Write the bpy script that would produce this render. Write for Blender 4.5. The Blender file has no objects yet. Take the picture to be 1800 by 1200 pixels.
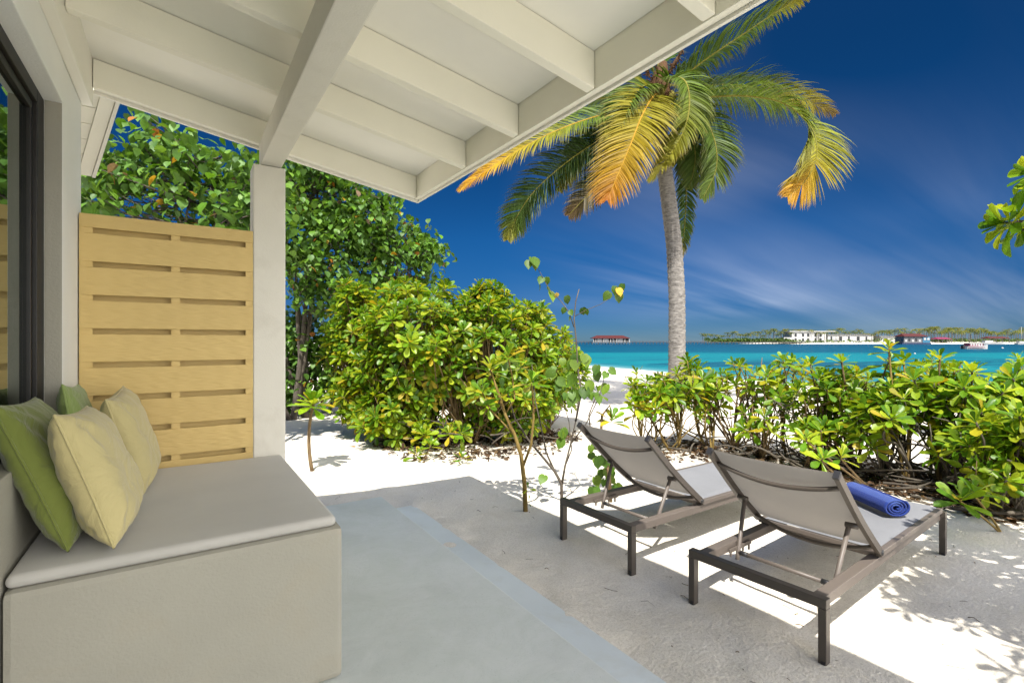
import bpy, bmesh, math, random
import numpy as np
from mathutils import Vector, Matrix, noise
R = math.radians
rng = np.random.default_rng(7)
random.seed(7)
scene = bpy.context.scene
COL = scene.collection

# ------------------------------------------------------------------ camera
YAW = R(33.5)
CAM = Vector((0.0, 0.0, 1.5))
cd = bpy.data.cameras.new('camera')
cd.lens = 17.6; cd.sensor_width = 36; cd.clip_start = 0.05; cd.clip_end = 30000
cam = bpy.data.objects.new('camera', cd); COL.objects.link(cam)
cam.location = CAM; cam.rotation_euler = (R(90), 0, -YAW)
scene.camera = cam
FW = Vector((math.sin(YAW), math.cos(YAW), 0)); RT = Vector((math.cos(YAW), -math.sin(YAW), 0))

# ------------------------------------------------------------------ light
SUN = Vector((-1.09, -1.26, 2.65)).normalized()
ld = bpy.data.lights.new('sun', 'SUN'); ld.energy = 2.0; ld.angle = R(0.55); ld.color = (1.0, 0.955, 0.89)
lo = bpy.data.objects.new('sun', ld); COL.objects.link(lo); lo.location = (-6, -8, 16)
lo.rotation_euler = (-SUN).to_track_quat('-Z', 'Y').to_euler()
world = bpy.data.worlds.new('World'); scene.world = world; world.use_nodes = True
POLAR = 0.60; SKY_SAT = 1.25
SKYRAMP = [(0.0, (0.042, 0.068, 0.105)), (0.06, (0.040, 0.084, 0.135)), (0.2, (0.046, 0.152, 0.212)), (0.45, (0.058, 0.185, 0.240)), (0.9, (0.20, 0.28, 0.34))]
def build_world():
    nt = world.node_tree; N = nt.nodes; L = nt.links; N.clear()
    out = N.new('ShaderNodeOutputWorld'); bg = N.new('ShaderNodeBackground'); bg.inputs[1].default_value = 0.15
    sky = N.new('ShaderNodeTexSky'); sky.sky_type = 'NISHITA'; sky.sun_disc = False
    sky.sun_elevation = math.asin(SUN.z); sky.sun_rotation = math.atan2(SUN.x, SUN.y)
    sky.altitude = 1500; sky.air_density = 0.8; sky.dust_density = 0.3; sky.ozone_density = 3.5
    # the whole dome through a polarising filter: darkest at right angles to the sun
    tcg = N.new('ShaderNodeTexCoord')
    def mm(op, a, b=None):
        n = N.new('ShaderNodeMath'); n.operation = op
        for i, v in enumerate((a, b)):
            if v is None: continue
            if isinstance(v, (int, float)): n.inputs[i].default_value = v
            else: L.new(v, n.inputs[i])
        return n.outputs[0]
    nrm = N.new('ShaderNodeVectorMath'); nrm.operation = 'NORMALIZE'; L.new(tcg.outputs['Generated'], nrm.inputs[0])
    dt = N.new('ShaderNodeVectorMath'); dt.operation = 'DOT_PRODUCT'; L.new(nrm.outputs[0], dt.inputs[0]); dt.inputs[1].default_value = tuple(SUN)
    c2 = mm('MULTIPLY', dt.outputs['Value'], dt.outputs['Value'])
    pol = mm('DIVIDE', mm('SUBTRACT', 1.0, c2), mm('ADD', 1.0, c2))
    fil = mm('SUBTRACT', 1.0, mm('MULTIPLY', pol, POLAR))
    hs = N.new('ShaderNodeHueSaturation'); hs.inputs['Saturation'].default_value = SKY_SAT
    L.new(sky.outputs[0], hs.inputs['Color'])
    tint = N.new('ShaderNodeMix'); tint.data_type = 'RGBA'; tint.blend_type = 'MULTIPLY'; tint.inputs[0].default_value = 1
    L.new(hs.outputs[0], tint.inputs[6]); L.new(fil, tint.inputs[7])
    spg = N.new('ShaderNodeSeparateXYZ'); L.new(tcg.outputs['Generated'], spg.inputs[0])
    gr = N.new('ShaderNodeValToRGB'); L.new(spg.outputs[2], gr.inputs[0]); e = gr.color_ramp.elements
    while len(e) < len(SKYRAMP): e.new(0.5)
    for el, (p, c) in zip(e, SKYRAMP): el.position = p; el.color = (*c, 1)
    t2 = N.new('ShaderNodeMix'); t2.data_type = 'RGBA'; t2.blend_type = 'MULTIPLY'; t2.inputs[0].default_value = 1
    L.new(tint.outputs[2], t2.inputs[6]); L.new(gr.outputs[0], t2.inputs[7]); tint = t2
    # thin cirrus streaks
    tc = N.new('ShaderNodeTexCoord'); sp = N.new('ShaderNodeSeparateXYZ'); L.new(tc.outputs['Generated'], sp.inputs[0])
    def m(op, a, b=None, c=None):
        n = N.new('ShaderNodeMath'); n.operation = op
        for i, v in enumerate((a, b, c)):
            if v is None: continue
            if isinstance(v, (int, float)): n.inputs[i].default_value = v
            else: L.new(v, n.inputs[i])
        return n.outputs[0]
    zz = m('ADD', m('MAXIMUM', sp.outputs[2], 0.0), 0.16)
    cx = m('DIVIDE', sp.outputs[0], zz); cy = m('DIVIDE', sp.outputs[1], zz)
    cb = N.new('ShaderNodeCombineXYZ'); L.new(cx, cb.inputs[0]); L.new(cy, cb.inputs[1])
    mp = N.new('ShaderNodeMapping'); mp.inputs['Rotation'].default_value = (0, 0, R(78)); mp.inputs['Scale'].default_value = (0.30, 1.25, 1)
    mp.inputs['Location'].default_value = (1.6, 0.9, 0)
    L.new(cb.outputs[0], mp.inputs[0])
    n1 = N.new('ShaderNodeTexNoise'); n1.inputs['Scale'].default_value = 0.75; n1.inputs['Detail'].default_value = 7; n1.inputs['Roughness'].default_value = 0.55; n1.inputs['Distortion'].default_value = 0.6
    L.new(mp.outputs[0], n1.inputs['Vector'])
    n2 = N.new('ShaderNodeTexNoise'); n2.inputs['Scale'].default_value = 0.32; n2.inputs['Detail'].default_value = 2
    L.new(cb.outputs[0], n2.inputs['Vector'])
    r1 = N.new('ShaderNodeMapRange'); r1.inputs[1].default_value = 0.36; r1.inputs[2].default_value = 0.80; L.new(n1.outputs[0], r1.inputs[0])
    r2 = N.new('ShaderNodeMapRange'); r2.inputs[1].default_value = 0.36; r2.inputs[2].default_value = 0.58; L.new(n2.outputs[0], r2.inputs[0])
    # the cirrus sheet lies in the east (to the right of the view)
    east = m('ADD', m('MULTIPLY', sp.outputs[0], 1.0), m('MULTIPLY', sp.outputs[1], -0.35))
    r3 = N.new('ShaderNodeMapRange'); r3.inputs[1].default_value = 0.22; r3.inputs[2].default_value = 0.70; L.new(east, r3.inputs[0])
    fac = m('MULTIPLY', m('MULTIPLY', r1.outputs[0], r2.outputs[0]), m('MULTIPLY', r3.outputs[0], 0.088))
    # the veil is bright cloud added out of view to fill the shade
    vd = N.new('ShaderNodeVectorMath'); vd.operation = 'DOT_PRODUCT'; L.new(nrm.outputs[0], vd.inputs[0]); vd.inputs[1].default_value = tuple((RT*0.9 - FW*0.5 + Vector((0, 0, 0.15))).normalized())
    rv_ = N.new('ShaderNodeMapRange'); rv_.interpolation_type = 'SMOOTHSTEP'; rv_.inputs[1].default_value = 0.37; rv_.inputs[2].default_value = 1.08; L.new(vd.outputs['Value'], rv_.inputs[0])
    fill_veil = m('MULTIPLY', rv_.outputs[0], m('MULTIPLY', m('MAXIMUM', m('SUBTRACT', n1.outputs[0], 0.14), 0.10), 2.9))
    fac = m('MINIMUM', m('ADD', fac, fill_veil), 0.95)
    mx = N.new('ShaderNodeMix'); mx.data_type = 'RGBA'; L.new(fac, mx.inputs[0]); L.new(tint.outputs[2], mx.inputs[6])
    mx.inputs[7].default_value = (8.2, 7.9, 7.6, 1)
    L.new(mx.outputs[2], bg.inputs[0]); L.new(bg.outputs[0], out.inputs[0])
build_world()
vs = scene.view_settings
vs.view_transform = 'Standard'; vs.look = 'None'; vs.gamma = 1; vs.use_curve_mapping = False; vs.exposure = 2.1
scene.render.engine = 'CYCLES'
scene.cycles.max_bounces = 8; scene.cycles.diffuse_bounces = 5; scene.cycles.glossy_bounces = 4
scene.cycles.transmission_bounces = 6; scene.cycles.transparent_max_bounces = 10
scene.cycles.use_denoising = True; scene.cycles.sample_clamp_indirect = 6

# ------------------------------------------------------------------ helpers
def P(px, py, d):
    """world point seen at photograph pixel (px, py) at depth d"""
    return CAM + FW*d + RT*((px-900)/880*d) + Vector((0, 0, (600-py)/880*d))
def G(px, d):
    p = P(px, 600, d); return Vector((p.x, p.y, 0))
def FR(f, r, z=0.0):
    p = FW*f + RT*r; return Vector((p.x, p.y, z))

class Mat:
    def __init__(s, name, rough=0.6, spec=0.5):
        s.m = bpy.data.materials.new(name); s.m.use_nodes = True
        s.nt = s.m.node_tree; s.N = s.nt.nodes; s.L = s.nt.links
        s.b = s.N['Principled BSDF']; s.b.inputs['Roughness'].default_value = rough
        s.b.inputs['Specular IOR Level'].default_value = spec
        s.tc = None
    def n(s, t, **kw):
        nd = s.N.new(t)
        for k, v in kw.items():
            if k in nd.inputs: nd.inputs[k].default_value = v
            else: setattr(nd, k, v)
        return nd
    def coord(s, which='Object', scale=None):
        if s.tc is None: s.tc = s.N.new('ShaderNodeTexCoord')
        if scale is None: return s.tc.outputs[which]
        mp = s.N.new('ShaderNodeMapping'); mp.inputs['Scale'].default_value = scale
        s.L.new(s.tc.outputs[which], mp.inputs[0]); return mp.outputs[0]
    def noise(s, scale, detail=4, rough=0.55, vec=None, dist=0.0):
        nd = s.n('ShaderNodeTexNoise'); nd.inputs['Scale'].default_value = scale; nd.inputs['Detail'].default_value = detail
        nd.inputs['Roughness'].default_value = rough; nd.inputs['Distortion'].default_value = dist
        s.L.new(vec if vec is not None else s.coord(), nd.inputs['Vector']); return nd.outputs[0]
    def ramp(s, fac, stops):
        r = s.n('ShaderNodeValToRGB'); e = r.color_ramp.elements
        while len(e) < len(stops): e.new(0.5)
        for el, (p, c) in zip(e, stops): el.position = p; el.color = (*c, 1)
        s.L.new(fac, r.inputs[0]); return r.outputs[0]
    def mixc(s, fac, a, b, blend='MIX'):
        mx = s.n('ShaderNodeMix'); mx.data_type = 'RGBA'; mx.blend_type = blend
        for i, v in ((0, fac), (6, a), (7, b)):
            if isinstance(v, (int, float)): mx.inputs[i].default_value = v
            elif isinstance(v, tuple): mx.inputs[i].default_value = (*v, 1)
            else: s.L.new(v, mx.inputs[i])
        return mx.outputs[2]
    def math(s, op, a, b=None):
        nd = s.n('ShaderNodeMath'); nd.operation = op
        for i, v in enumerate((a, b)):
            if v is None: continue
            if isinstance(v, (int, float)): nd.inputs[i].default_value = v
            else: s.L.new(v, nd.inputs[i])
        return nd.outputs[0]
    def color(s, c):
        if isinstance(c, tuple): s.b.inputs['Base Color'].default_value = (*c, 1)
        else: s.L.new(c, s.b.inputs['Base Color'])
    def bump(s, h, strength=0.3, dist=0.01, prev=None):
        b = s.n('ShaderNodeBump'); b.inputs['Strength'].default_value = strength; b.inputs['Distance'].default_value = dist
        s.L.new(h, b.inputs['Height'])
        if prev is not None: s.L.new(prev, b.inputs['Normal'])
        s.L.new(b.outputs[0], s.b.inputs['Normal']); return b.outputs[0]
    def translucent(s, col, fac):
        t = s.n('ShaderNodeBsdfTranslucent')
        if isinstance(col, tuple): t.inputs[0].default_value = (*col, 1)
        else: s.L.new(col, t.inputs[0])
        mx = s.n('ShaderNodeMixShader'); mx.inputs[0].default_value = fac
        s.L.new(s.b.outputs[0], mx.inputs[1]); s.L.new(t.outputs[0], mx.inputs[2])
        s.L.new(mx.outputs[0], s.N['Material Output'].inputs[0])

def painted(name, c, rough=0.5, grain=(60, 3), bump=0.15, var=0.06, dirt=None, dist=0.004, spec=0.4):
    m = Mat(name, rough, spec)
    big = m.noise(1.7, 5, 0.6); fine = m.noise(grain[0], grain[1], 0.6)
    c1 = tuple(x*(1-var) for x in c); c2 = tuple(min(1, x*(1+var)) for x in c)
    col = m.ramp(big, [(0.35, c1), (0.65, c2)])
    if dirt:
        d = m.noise(3.3, 8, 0.7, dist=0.4)
        f = m.ramp(d, [(0.52, (0, 0, 0)), (0.72, (dirt[1],)*3)])
        col = m.mixc(f, col, dirt[0])
    m.color(col); m.bump(fine, bump, dist)
    return m

M = {}
M['white_paint'] = painted('white_paint', (0.82, 0.80, 0.69), 0.55, (90, 4), 0.12, 0.03).m
M['ceiling_paint'] = painted('ceiling_paint', (0.86, 0.845, 0.77), 0.6, (40, 3), 0.05, 0.03).m
M['post_paint'] = painted('post_paint', (0.66, 0.64, 0.57), 0.6, (120, 5), 0.25, 0.04, ((0.45, 0.42, 0.35), 0.35)).m
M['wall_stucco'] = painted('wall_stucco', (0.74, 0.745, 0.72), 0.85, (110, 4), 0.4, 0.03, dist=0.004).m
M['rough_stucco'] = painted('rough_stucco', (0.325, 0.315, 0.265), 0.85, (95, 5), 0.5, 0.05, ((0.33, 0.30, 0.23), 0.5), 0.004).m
M['trim'] = painted('trim', (0.78, 0.76, 0.68), 0.5, (80, 2), 0.05, 0.02).m
M['interior'] = painted('interior', (0.09, 0.09, 0.08), 0.9).m

def m_cement():
    m = Mat('polished_cement', 0.42, 0.45)
    a = m.noise(1.1, 8, 0.66, dist=0.9); b = m.noise(4.2, 7, 0.7, dist=1.2); f = m.noise(70, 4, 0.6)
    c = m.ramp(a, [(0.30, (0.61, 0.635, 0.61)), (0.5, (0.68, 0.71, 0.69)), (0.7, (0.72, 0.75, 0.735))])
    d = m.ramp(b, [(0.40, (0.80, 0.84, 0.80)), (0.62, (1, 1, 1))])
    c = m.mixc(0.35, c, d, 'MULTIPLY')
    sp = m.ramp(m.noise(120, 2, 0.5), [(0.24, (0.55, 0.55, 0.5)), (0.30, (1, 1, 1))])
    c = m.mixc(0.6, c, sp, 'MULTIPLY')
    m.color(c)
    m.L.new(m.ramp(b, [(0.3, (0.32,)*3), (0.7, (0.55,)*3)]), m.b.inputs['Roughness'])
    c0 = m.noise(2.6, 6, 0.8, dist=2.5)
    hair = m.ramp(c0, [(0.485, (1, 1, 1)), (0.5, (0.86, 0.87, 0.86)), (0.515, (1, 1, 1))])
    m.color(m.mixc(0.6, c, hair, 'MULTIPLY'))
    m.bump(f, 0.08, 0.003); return m.m
M['cement'] = m_cement(); M['cement_step'] = painted('cement_step', (0.68, 0.73, 0.74), 0.45, (80, 4), 0.1, 0.05, ((0.60, 0.62, 0.58), 0.6)).m

def m_wood():
    m = Mat('yellow_board', 0.55, 0.35)
    v = m.coord('Object', (1.2, 30, 30))
    g = m.noise(2.2, 5, 0.6, v, 1.6)
    w = m.n('ShaderNodeTexWave', wave_type='RINGS', rings_direction='Z'); w.inputs['Scale'].default_value = 3.2; w.inputs['Distortion'].default_value = 5.5; w.inputs['Detail'].default_value = 3; w.inputs['Detail Scale'].default_value = 1.4
    oi = m.n('ShaderNodeObjectInfo')
    mp = m.n('ShaderNodeMapping'); mp.inputs['Scale'].default_value = (1.0, 1, 9)
    vm = m.n('ShaderNodeVectorMath'); vm.operation = 'SCALE'; vm.inputs[0].default_value = (7, 3, 5); m.L.new(oi.outputs['Random'], vm.inputs['Scale'])
    m.L.new(vm.outputs[0], mp.inputs['Location']); m.L.new(m.coord(), mp.inputs[0]); m.L.new(mp.outputs[0], w.inputs['Vector'])
    hue = m.mixc(m.math('MULTIPLY', oi.outputs['Random'], 0.6), (0.64, 0.475, 0.19), (0.57, 0.42, 0.165))
    c = m.mixc(m.math('MULTIPLY', g, 0.2), hue, (0.48, 0.34, 0.12)); c = m.mixc(m.math('MULTIPLY', w.outputs[0], 0.07), c, (0.42, 0.28, 0.09))
    m.color(c)
    b1 = m.bump(w.outputs[0], 0.45, 0.003); m.bump(g, 0.3, 0.002, b1)
    return m.m
M['fence'] = m_wood()

def m_sand():
    m = Mat('coral_sand', 0.95, 0.15)
    geo = m.n('ShaderNodeNewGeometry'); v = geo.outputs['Position']
    a = m.noise(0.7, 5, 0.6, v); f = m.noise(260, 3, 0.7, v); g = m.noise(14, 5, 0.65, v, 0.5); k = m.noise(55, 3, 0.6, v)
    c = m.ramp(a, [(0.3, (0.77, 0.715, 0.61)), (0.7, (0.82, 0.77, 0.67))])
    c = m.mixc(0.35, c, m.ramp(f, [(0.34, (0.40, 0.36, 0.30)), (0.50, (1, 1, 1))]), 'MULTIPLY')
    # scattered dark specks of shell and leaf
    vo = m.n('ShaderNodeTexVoronoi'); vo.inputs['Scale'].default_value = 24; m.L.new(v, vo.inputs['Vector'])
    sp = m.ramp(vo.outputs['Distance'], [(0.05, (0.30, 0.25, 0.2)), (0.085, (1, 1, 1))])
    sel = m.ramp(m.noise(7, 2, 0.5, v), [(0.50, (0, 0, 0)), (0.62, (0.8,)*3)])
    c = m.mixc(sel, c, m.mixc(1.0, c, sp, 'MULTIPLY'))
    # wet sand along the water and weathered warmer sand in the distance
    c = m.mixc(0.42, c, m.ramp(m.noise(85, 3, 0.75, v), [(0.36, (0.66, 0.62, 0.56)), (0.52, (1, 1, 1)), (0.7, (1.06, 1.05, 1.03))]), 'MULTIPLY')
    c = m.mixc(0.4, c, m.ramp(m.noise(3.2, 5, 0.7, v, 0.6), [(0.36, (0.82, 0.79, 0.74)), (0.56, (1, 1, 1))]), 'MULTIPLY')
    m.color(c)
    b = m.bump(g, 0.4, 0.02); b = m.bump(k, 0.4, 0.012, b); m.bump(f, 0.45, 0.003, b)
    return m.m
M['sand'] = m_sand()

def m_water():
    m = Mat('lagoon_water', 0.30, 0.03)
    geo = m.n('ShaderNodeNewGeometry'); v = geo.outputs['Position']
    def dot(vec):
        d = m.n('ShaderNodeVectorMath'); d.operation = 'DOT_PRODUCT'; m.L.new(v, d.inputs[0]); d.inputs[1].default_value = vec; return d.outputs['Value']
    f = dot(tuple(FW)); s = dot(tuple((FW*1.0 + RT*2.4)/2.6))   # distance out, and distance across the shoreline
    s = m.math('SUBTRACT', s, 58/2.6)
    sp = m.n('ShaderNodeMapping'); sp.inputs['Rotation'].default_value = (0, 0, YAW); sp.inputs['Scale'].default_value = (0.012, 0.05, 1)
    m.L.new(v, sp.inputs[0])
    n1 = m.noise(1.0, 5, 0.6, sp.outputs[0], 0.3); n2 = m.noise(4.0, 5, 0.65, sp.outputs[0], 0.3)
    fl = m.math('LOGARITHM', m.math('MAXIMUM', f, 5.0), 10)     # 1.5=32 m, 2=100 m, 2.6=400 m
    fl2 = m.math('ADD', fl, m.math('MULTIPLY', m.math('SUBTRACT', n1, 0.5), 0.22))
    fac = m.math('DIVIDE', m.math('SUBTRACT', fl2, 1.2), 2.0)    # 0..1 for 16 m..1600 m
    def q(d): return (math.log10(d)-1.2)/2.0
    c = m.ramp(fac, [(q(18), (0.05, 0.20, 0.22)), (q(33), (0.012, 0.18, 0.20)), (q(44), (0.008, 0.175, 0.195)),
                     (q(84), (0.006, 0.165, 0.185)), (q(100), (0.002, 0.075, 0.115)), (q(260), (0.002, 0.056, 0.095)), (q(900), (0.002, 0.050, 0.09))])
    # dark seagrass streaks on the shallow bottom
    st = m.ramp(n2, [(0.46, (0, 0, 0)), (0.54, (0.8,)*3)])
    near = m.ramp(fac, [(q(22), (0.2,)*3), (q(30), (1, 1, 1)), (q(47), (1, 1, 1)), (q(64), (0.25,)*3), (q(75), (0, 0, 0))])
    c = m.mixc(m.mixc(1.0, st, near, 'MULTIPLY'), c, (0.006, 0.05, 0.09))
    sh = m.n('ShaderNodeMapRange'); sh.inputs[1].default_value = 0.0; sh.inputs[2].default_value = 5.0; m.L.new(s, sh.inputs[0])
    edge = m.ramp(sh.outputs[0], [(0.0, (0.40, 0.43, 0.40)), (0.15, (0.18, 0.33, 0.32)), (0.55, (0.06, 0.22, 0.24)), (1.0, (0.012, 0.16, 0.19))])
    ef = m.ramp(sh.outputs[0], [(0.0, (1, 1, 1)), (0.3, (0.85,)*3), (1.0, (0, 0, 0))])
    c = m.mixc(ef, c, edge)
    m.color(c)
    wv = m.noise(1.6, 6, 0.7, v, 0.4); m.bump(wv, 0.5, 0.10)
    return m.m
M['water'] = m_water()

def m_leaf(name, rough=0.3, trans=0.32, spec=0.5, vein=True):
    m = Mat(name, rough, spec)
    at = m.n('ShaderNodeAttribute', attribute_name='Col')
    oi = m.n('ShaderNodeObjectInfo')
    hv = m.n('ShaderNodeHueSaturation')
    m.L.new(m.math('ADD', 0.82, m.math('MULTIPLY', oi.outputs['Random'], 0.36)), hv.inputs['Value'])
    m.L.new(at.outputs['Color'], hv.inputs['Color'])
    geo = m.n('ShaderNodeNewGeometry')
    mot = m.ramp(m.noise(35, 3, 0.6, geo.outputs['Position']), [(0.3, (0.78, 0.80, 0.7)), (0.7, (1.1, 1.1, 1.0))])
    c = m.mixc(1.0, hv.outputs[0], mot, 'MULTIPLY')
    m.color(c)
    tc = m.mixc(1.0, c, (1.5, 1.35, 0.6), 'MULTIPLY')
    m.translucent(tc, trans)
    return m.m
M['leaf'] = m_leaf('glossy_leaf', 0.38, 0.42, 0.40)
M['heart_leaf'] = m_leaf('heart_leaf', 0.5, 0.26, 0.35)
M['palm_leaf'] = m_leaf('palm_leaflet', 0.5, 0.25, 0.22)
M['dry_leaf'] = m_leaf('dry_leaf', 0.8, 0.1, 0.2)
def m_bark(name, c1, c2, scale=(1, 1, 1), ns=14, bump=0.6):
    m = Mat(name, 0.85, 0.2)
    v = m.coord('Object', scale)
    n = m.noise(ns, 6, 0.7, v, 0.4)
    m.color(m.ramp(n, [(0.3, c1), (0.7, c2)])); m.bump(n, bump, 0.01); return m.m
M['bark_grey'] = m_bark('bark_grey', (0.05, 0.04, 0.032), (0.15, 0.13, 0.10), (1, 1, 0.35))
M['bark_tan'] = m_bark('bark_tan', (0.09, 0.058, 0.028), (0.22, 0.155, 0.08), (1, 1, 0.4))
M['bark_yellow'] = m_bark('bark_yellow', (0.14, 0.09, 0.025), (0.28, 0.20, 0.065), (1, 1, 0.4))
M['bark_dark'] = m_bark('bark_dark', (0.05, 0.035, 0.025), (0.15, 0.11, 0.08))
M['palm_bark'] = m_bark('palm_bark', (0.07, 0.064, 0.058), (0.30, 0.28, 0.255), (3, 3, 9), 3.2, 0.8)
M['fibre'] = m_bark('palm_fibre', (0.03, 0.015, 0.008), (0.13, 0.065, 0.025), (4, 4, 1))
M['rachis'] = m_bark('rachis', (0.12, 0.12, 0.02), (0.24, 0.21, 0.04))
M['rachis_orange'] = m_bark('rachis_orange', (0.30, 0.17, 0.015), (0.42, 0.25, 0.03))
M['bronze'] = painted('bronze_powder_coat', (0.07, 0.058, 0.048), 0.4, (300, 2), 0.05, 0.05, spec=0.5).m
M['taupe'] = painted('taupe_powder_coat', (0.12, 0.10, 0.085), 0.45, (300, 2), 0.05, 0.04, spec=0.5).m
M['black_plastic'] = painted('black_plastic', (0.02, 0.02, 0.022), 0.45).m
M['frame_dark'] = painted('dark_window_frame', (0.009, 0.008, 0.007), 0.5, (200, 2), 0.04).m

def m_weave(name, c, trans):
    m = Mat(name, 0.75, 0.2)
    w1 = m.n('ShaderNodeTexWave', bands_direction='X'); w1.inputs['Scale'].default_value = 130; m.L.new(m.coord(), w1.inputs[0])
    w2 = m.n('ShaderNodeTexWave', bands_direction='Y'); w2.inputs['Scale'].default_value = 130; m.L.new(m.coord(), w2.inputs[0])
    h = m.math('MULTIPLY', w1.outputs[0], w2.outputs[0])
    n = m.noise(4, 6, 0.7)
    cc = m.ramp(n, [(0.3, tuple(x*0.9 for x in c)), (0.7, c)])
    m.color(cc); m.bump(h, 0.25, 0.001); m.translucent(tuple(x*0.9 for x in c), trans); return m.m
M['sling'] = m_weave('sling_textile', (0.36, 0.335, 0.305), 0.26)
M['seat_sling'] = m_weave('seat_textile', (0.25, 0.255, 0.265), 0.15)

def m_fabric(name, c, scale=420, var=0.05, wr=True):
    m = Mat(name, 0.85, 0.2); m.b.inputs['Sheen Weight'].default_value = 0.25
    f = m.noise(scale, 2, 0.6); b = m.noise(3.0, 4, 0.6)
    m.color(m.ramp(b, [(0.3, tuple(x*(1-var) for x in c)), (0.7, tuple(x*(1+var) for x in c))]))
    p = m.bump(f, 0.35, 0.0015)
    if wr: m.bump(m.noise(6, 4, 0.5, dist=2.2), 0.55, 0.03, p)
    return m.m
M['cushion'] = m_fabric('grey_cushion', (0.44, 0.43, 0.40), 380, 0.04, False)
M['pillow_cream'] = m_fabric('cream_fabric', (0.46, 0.40, 0.195))
M['pillow_green'] = m_fabric('green_fabric', (0.135, 0.165, 0.035))
M['pillow_sage'] = m_fabric('sage_fabric', (0.21, 0.28, 0.085))
def m_towel():
    m = Mat('blue_terry', 0.95, 0.1); m.b.inputs['Sheen Weight'].default_value = 0.1
    n = m.noise(160, 3, 0.7); k = m.noise(420, 2, 0.7)
    w = m.n('ShaderNodeAttribute', attribute_name='Col')
    c = m.mixc(m.math('MULTIPLY', n, 0.55), w.outputs['Color'], (0.05, 0.085, 0.26))
    m.color(c); b = m.bump(n, 0.9, 0.006); m.bump(k, 0.6, 0.003, b); return m.m
M['towel'] = m_towel()
def m_glass():
    m = Mat('window_glass', 0.02, 0.5)
    g = m.n('ShaderNodeBsdfGlossy'); g.inputs['Roughness'].default_value = 0.01; g.inputs[0].default_value = (0.85, 0.92, 0.9, 1)
    t = m.n('ShaderNodeBsdfTransparent'); t.inputs[0].default_value = (0.55, 0.62, 0.58, 1)
    fr = m.n('ShaderNodeFresnel'); fr.inputs['IOR'].default_value = 1.9
    mx = m.n('ShaderNodeMixShader'); m.L.new(m.math('ADD', fr.outputs[0], 0.08), mx.inputs[0])
    m.L.new(t.outputs[0], mx.inputs[1]); m.L.new(g.outputs[0], mx.inputs[2]); m.L.new(mx.outputs[0], m.N['Material Output'].inputs[0])
    return m.m
M['glass'] = m_glass()
def flat(name, c, rough=0.6, **k):
    return painted(name, c, rough, (2.0, 3), 0.05, 0.08, **k).m
M['far_white'] = flat('far_white', (0.46, 0.45, 0.425)); M['far_red'] = flat('far_red_roof', (0.0765, 0.0158, 0.0135))
M['far_grey'] = flat('far_grey', (0.15, 0.155, 0.155)); M['far_dark'] = flat('far_dark', (0.025, 0.0275, 0.03))
M['far_blue'] = flat('far_blue', (0.03, 0.15, 0.24)); M['far_wood'] = flat('far_wood', (0.095, 0.085, 0.075))
M['far_pink'] = flat('far_pink', (0.189, 0.027, 0.0675)); M['far_navy'] = flat('far_navy', (0.015, 0.03, 0.08))
M['far_trunk'] = flat('far_trunk', (0.13, 0.11, 0.085)); M['driftwood'] = painted('driftwood', (0.2, 0.19, 0.175), 0.8, (30, 4), 0.4).m

LOC = {}
def link(o): COL.objects.link(o); return o
def tag(o, label=None, cat=None, group=None, kind=None):
    if label: o['label'] = label
    if cat: o['category'] = cat
    if group: o['group'] = group
    if kind: o['kind'] = kind
    return o
def thing(name, label, cat, loc=(0, 0, 0), rotz=0.0, group=None):
    o = link(bpy.data.objects.new(name, None)); o.empty_display_size = 0.2
    o.location = loc; o.rotation_euler = (0, 0, rotz); LOC[o.name] = Vector(loc)
    return tag(o, label, cat, group)
def rootloc(p):
    return LOC.get(p.name, Vector((0, 0, 0))) if p is not None else Vector((0, 0, 0))
def mesh(name, V, F, mats, smooth=False, col=None, midx=None):
    me = bpy.data.meshes.new(name)
    V = np.asarray(V, dtype=np.float32)
    me.from_pydata(V.tolist() if len(V) < 50 else V, [], F if isinstance(F, list) else F.tolist())
    for m in (mats if isinstance(mats, (list, tuple)) else [mats]): me.materials.append(m)
    if smooth: me.polygons.foreach_set('use_smooth', [True]*len(me.polygons))
    if midx is not None: me.polygons.foreach_set('material_index', midx)
    if col is not None:
        a = me.color_attributes.new('Col', 'FLOAT_COLOR', 'POINT')
        c = np.ones((len(V), 4), dtype=np.float32); c[:, :3] = col
        a.data.foreach_set('color', c.ravel())
    me.update(); return me
def obj(name, me, parent=None, part_of_local=False, **t):
    """link a mesh; with a parent, vertices given in world space are moved to the parent's space"""
    o = link(bpy.data.objects.new(name, me))
    if parent is not None:
        L = rootloc(parent)
        if not part_of_local and L.length > 0: me.transform(Matrix.Translation(-L))
        o.parent = parent; LOC[o.name] = L if not part_of_local else Vector((0, 0, 0))
    else: LOC[o.name] = Vector((0, 0, 0))
    return tag(o, **t)
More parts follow.
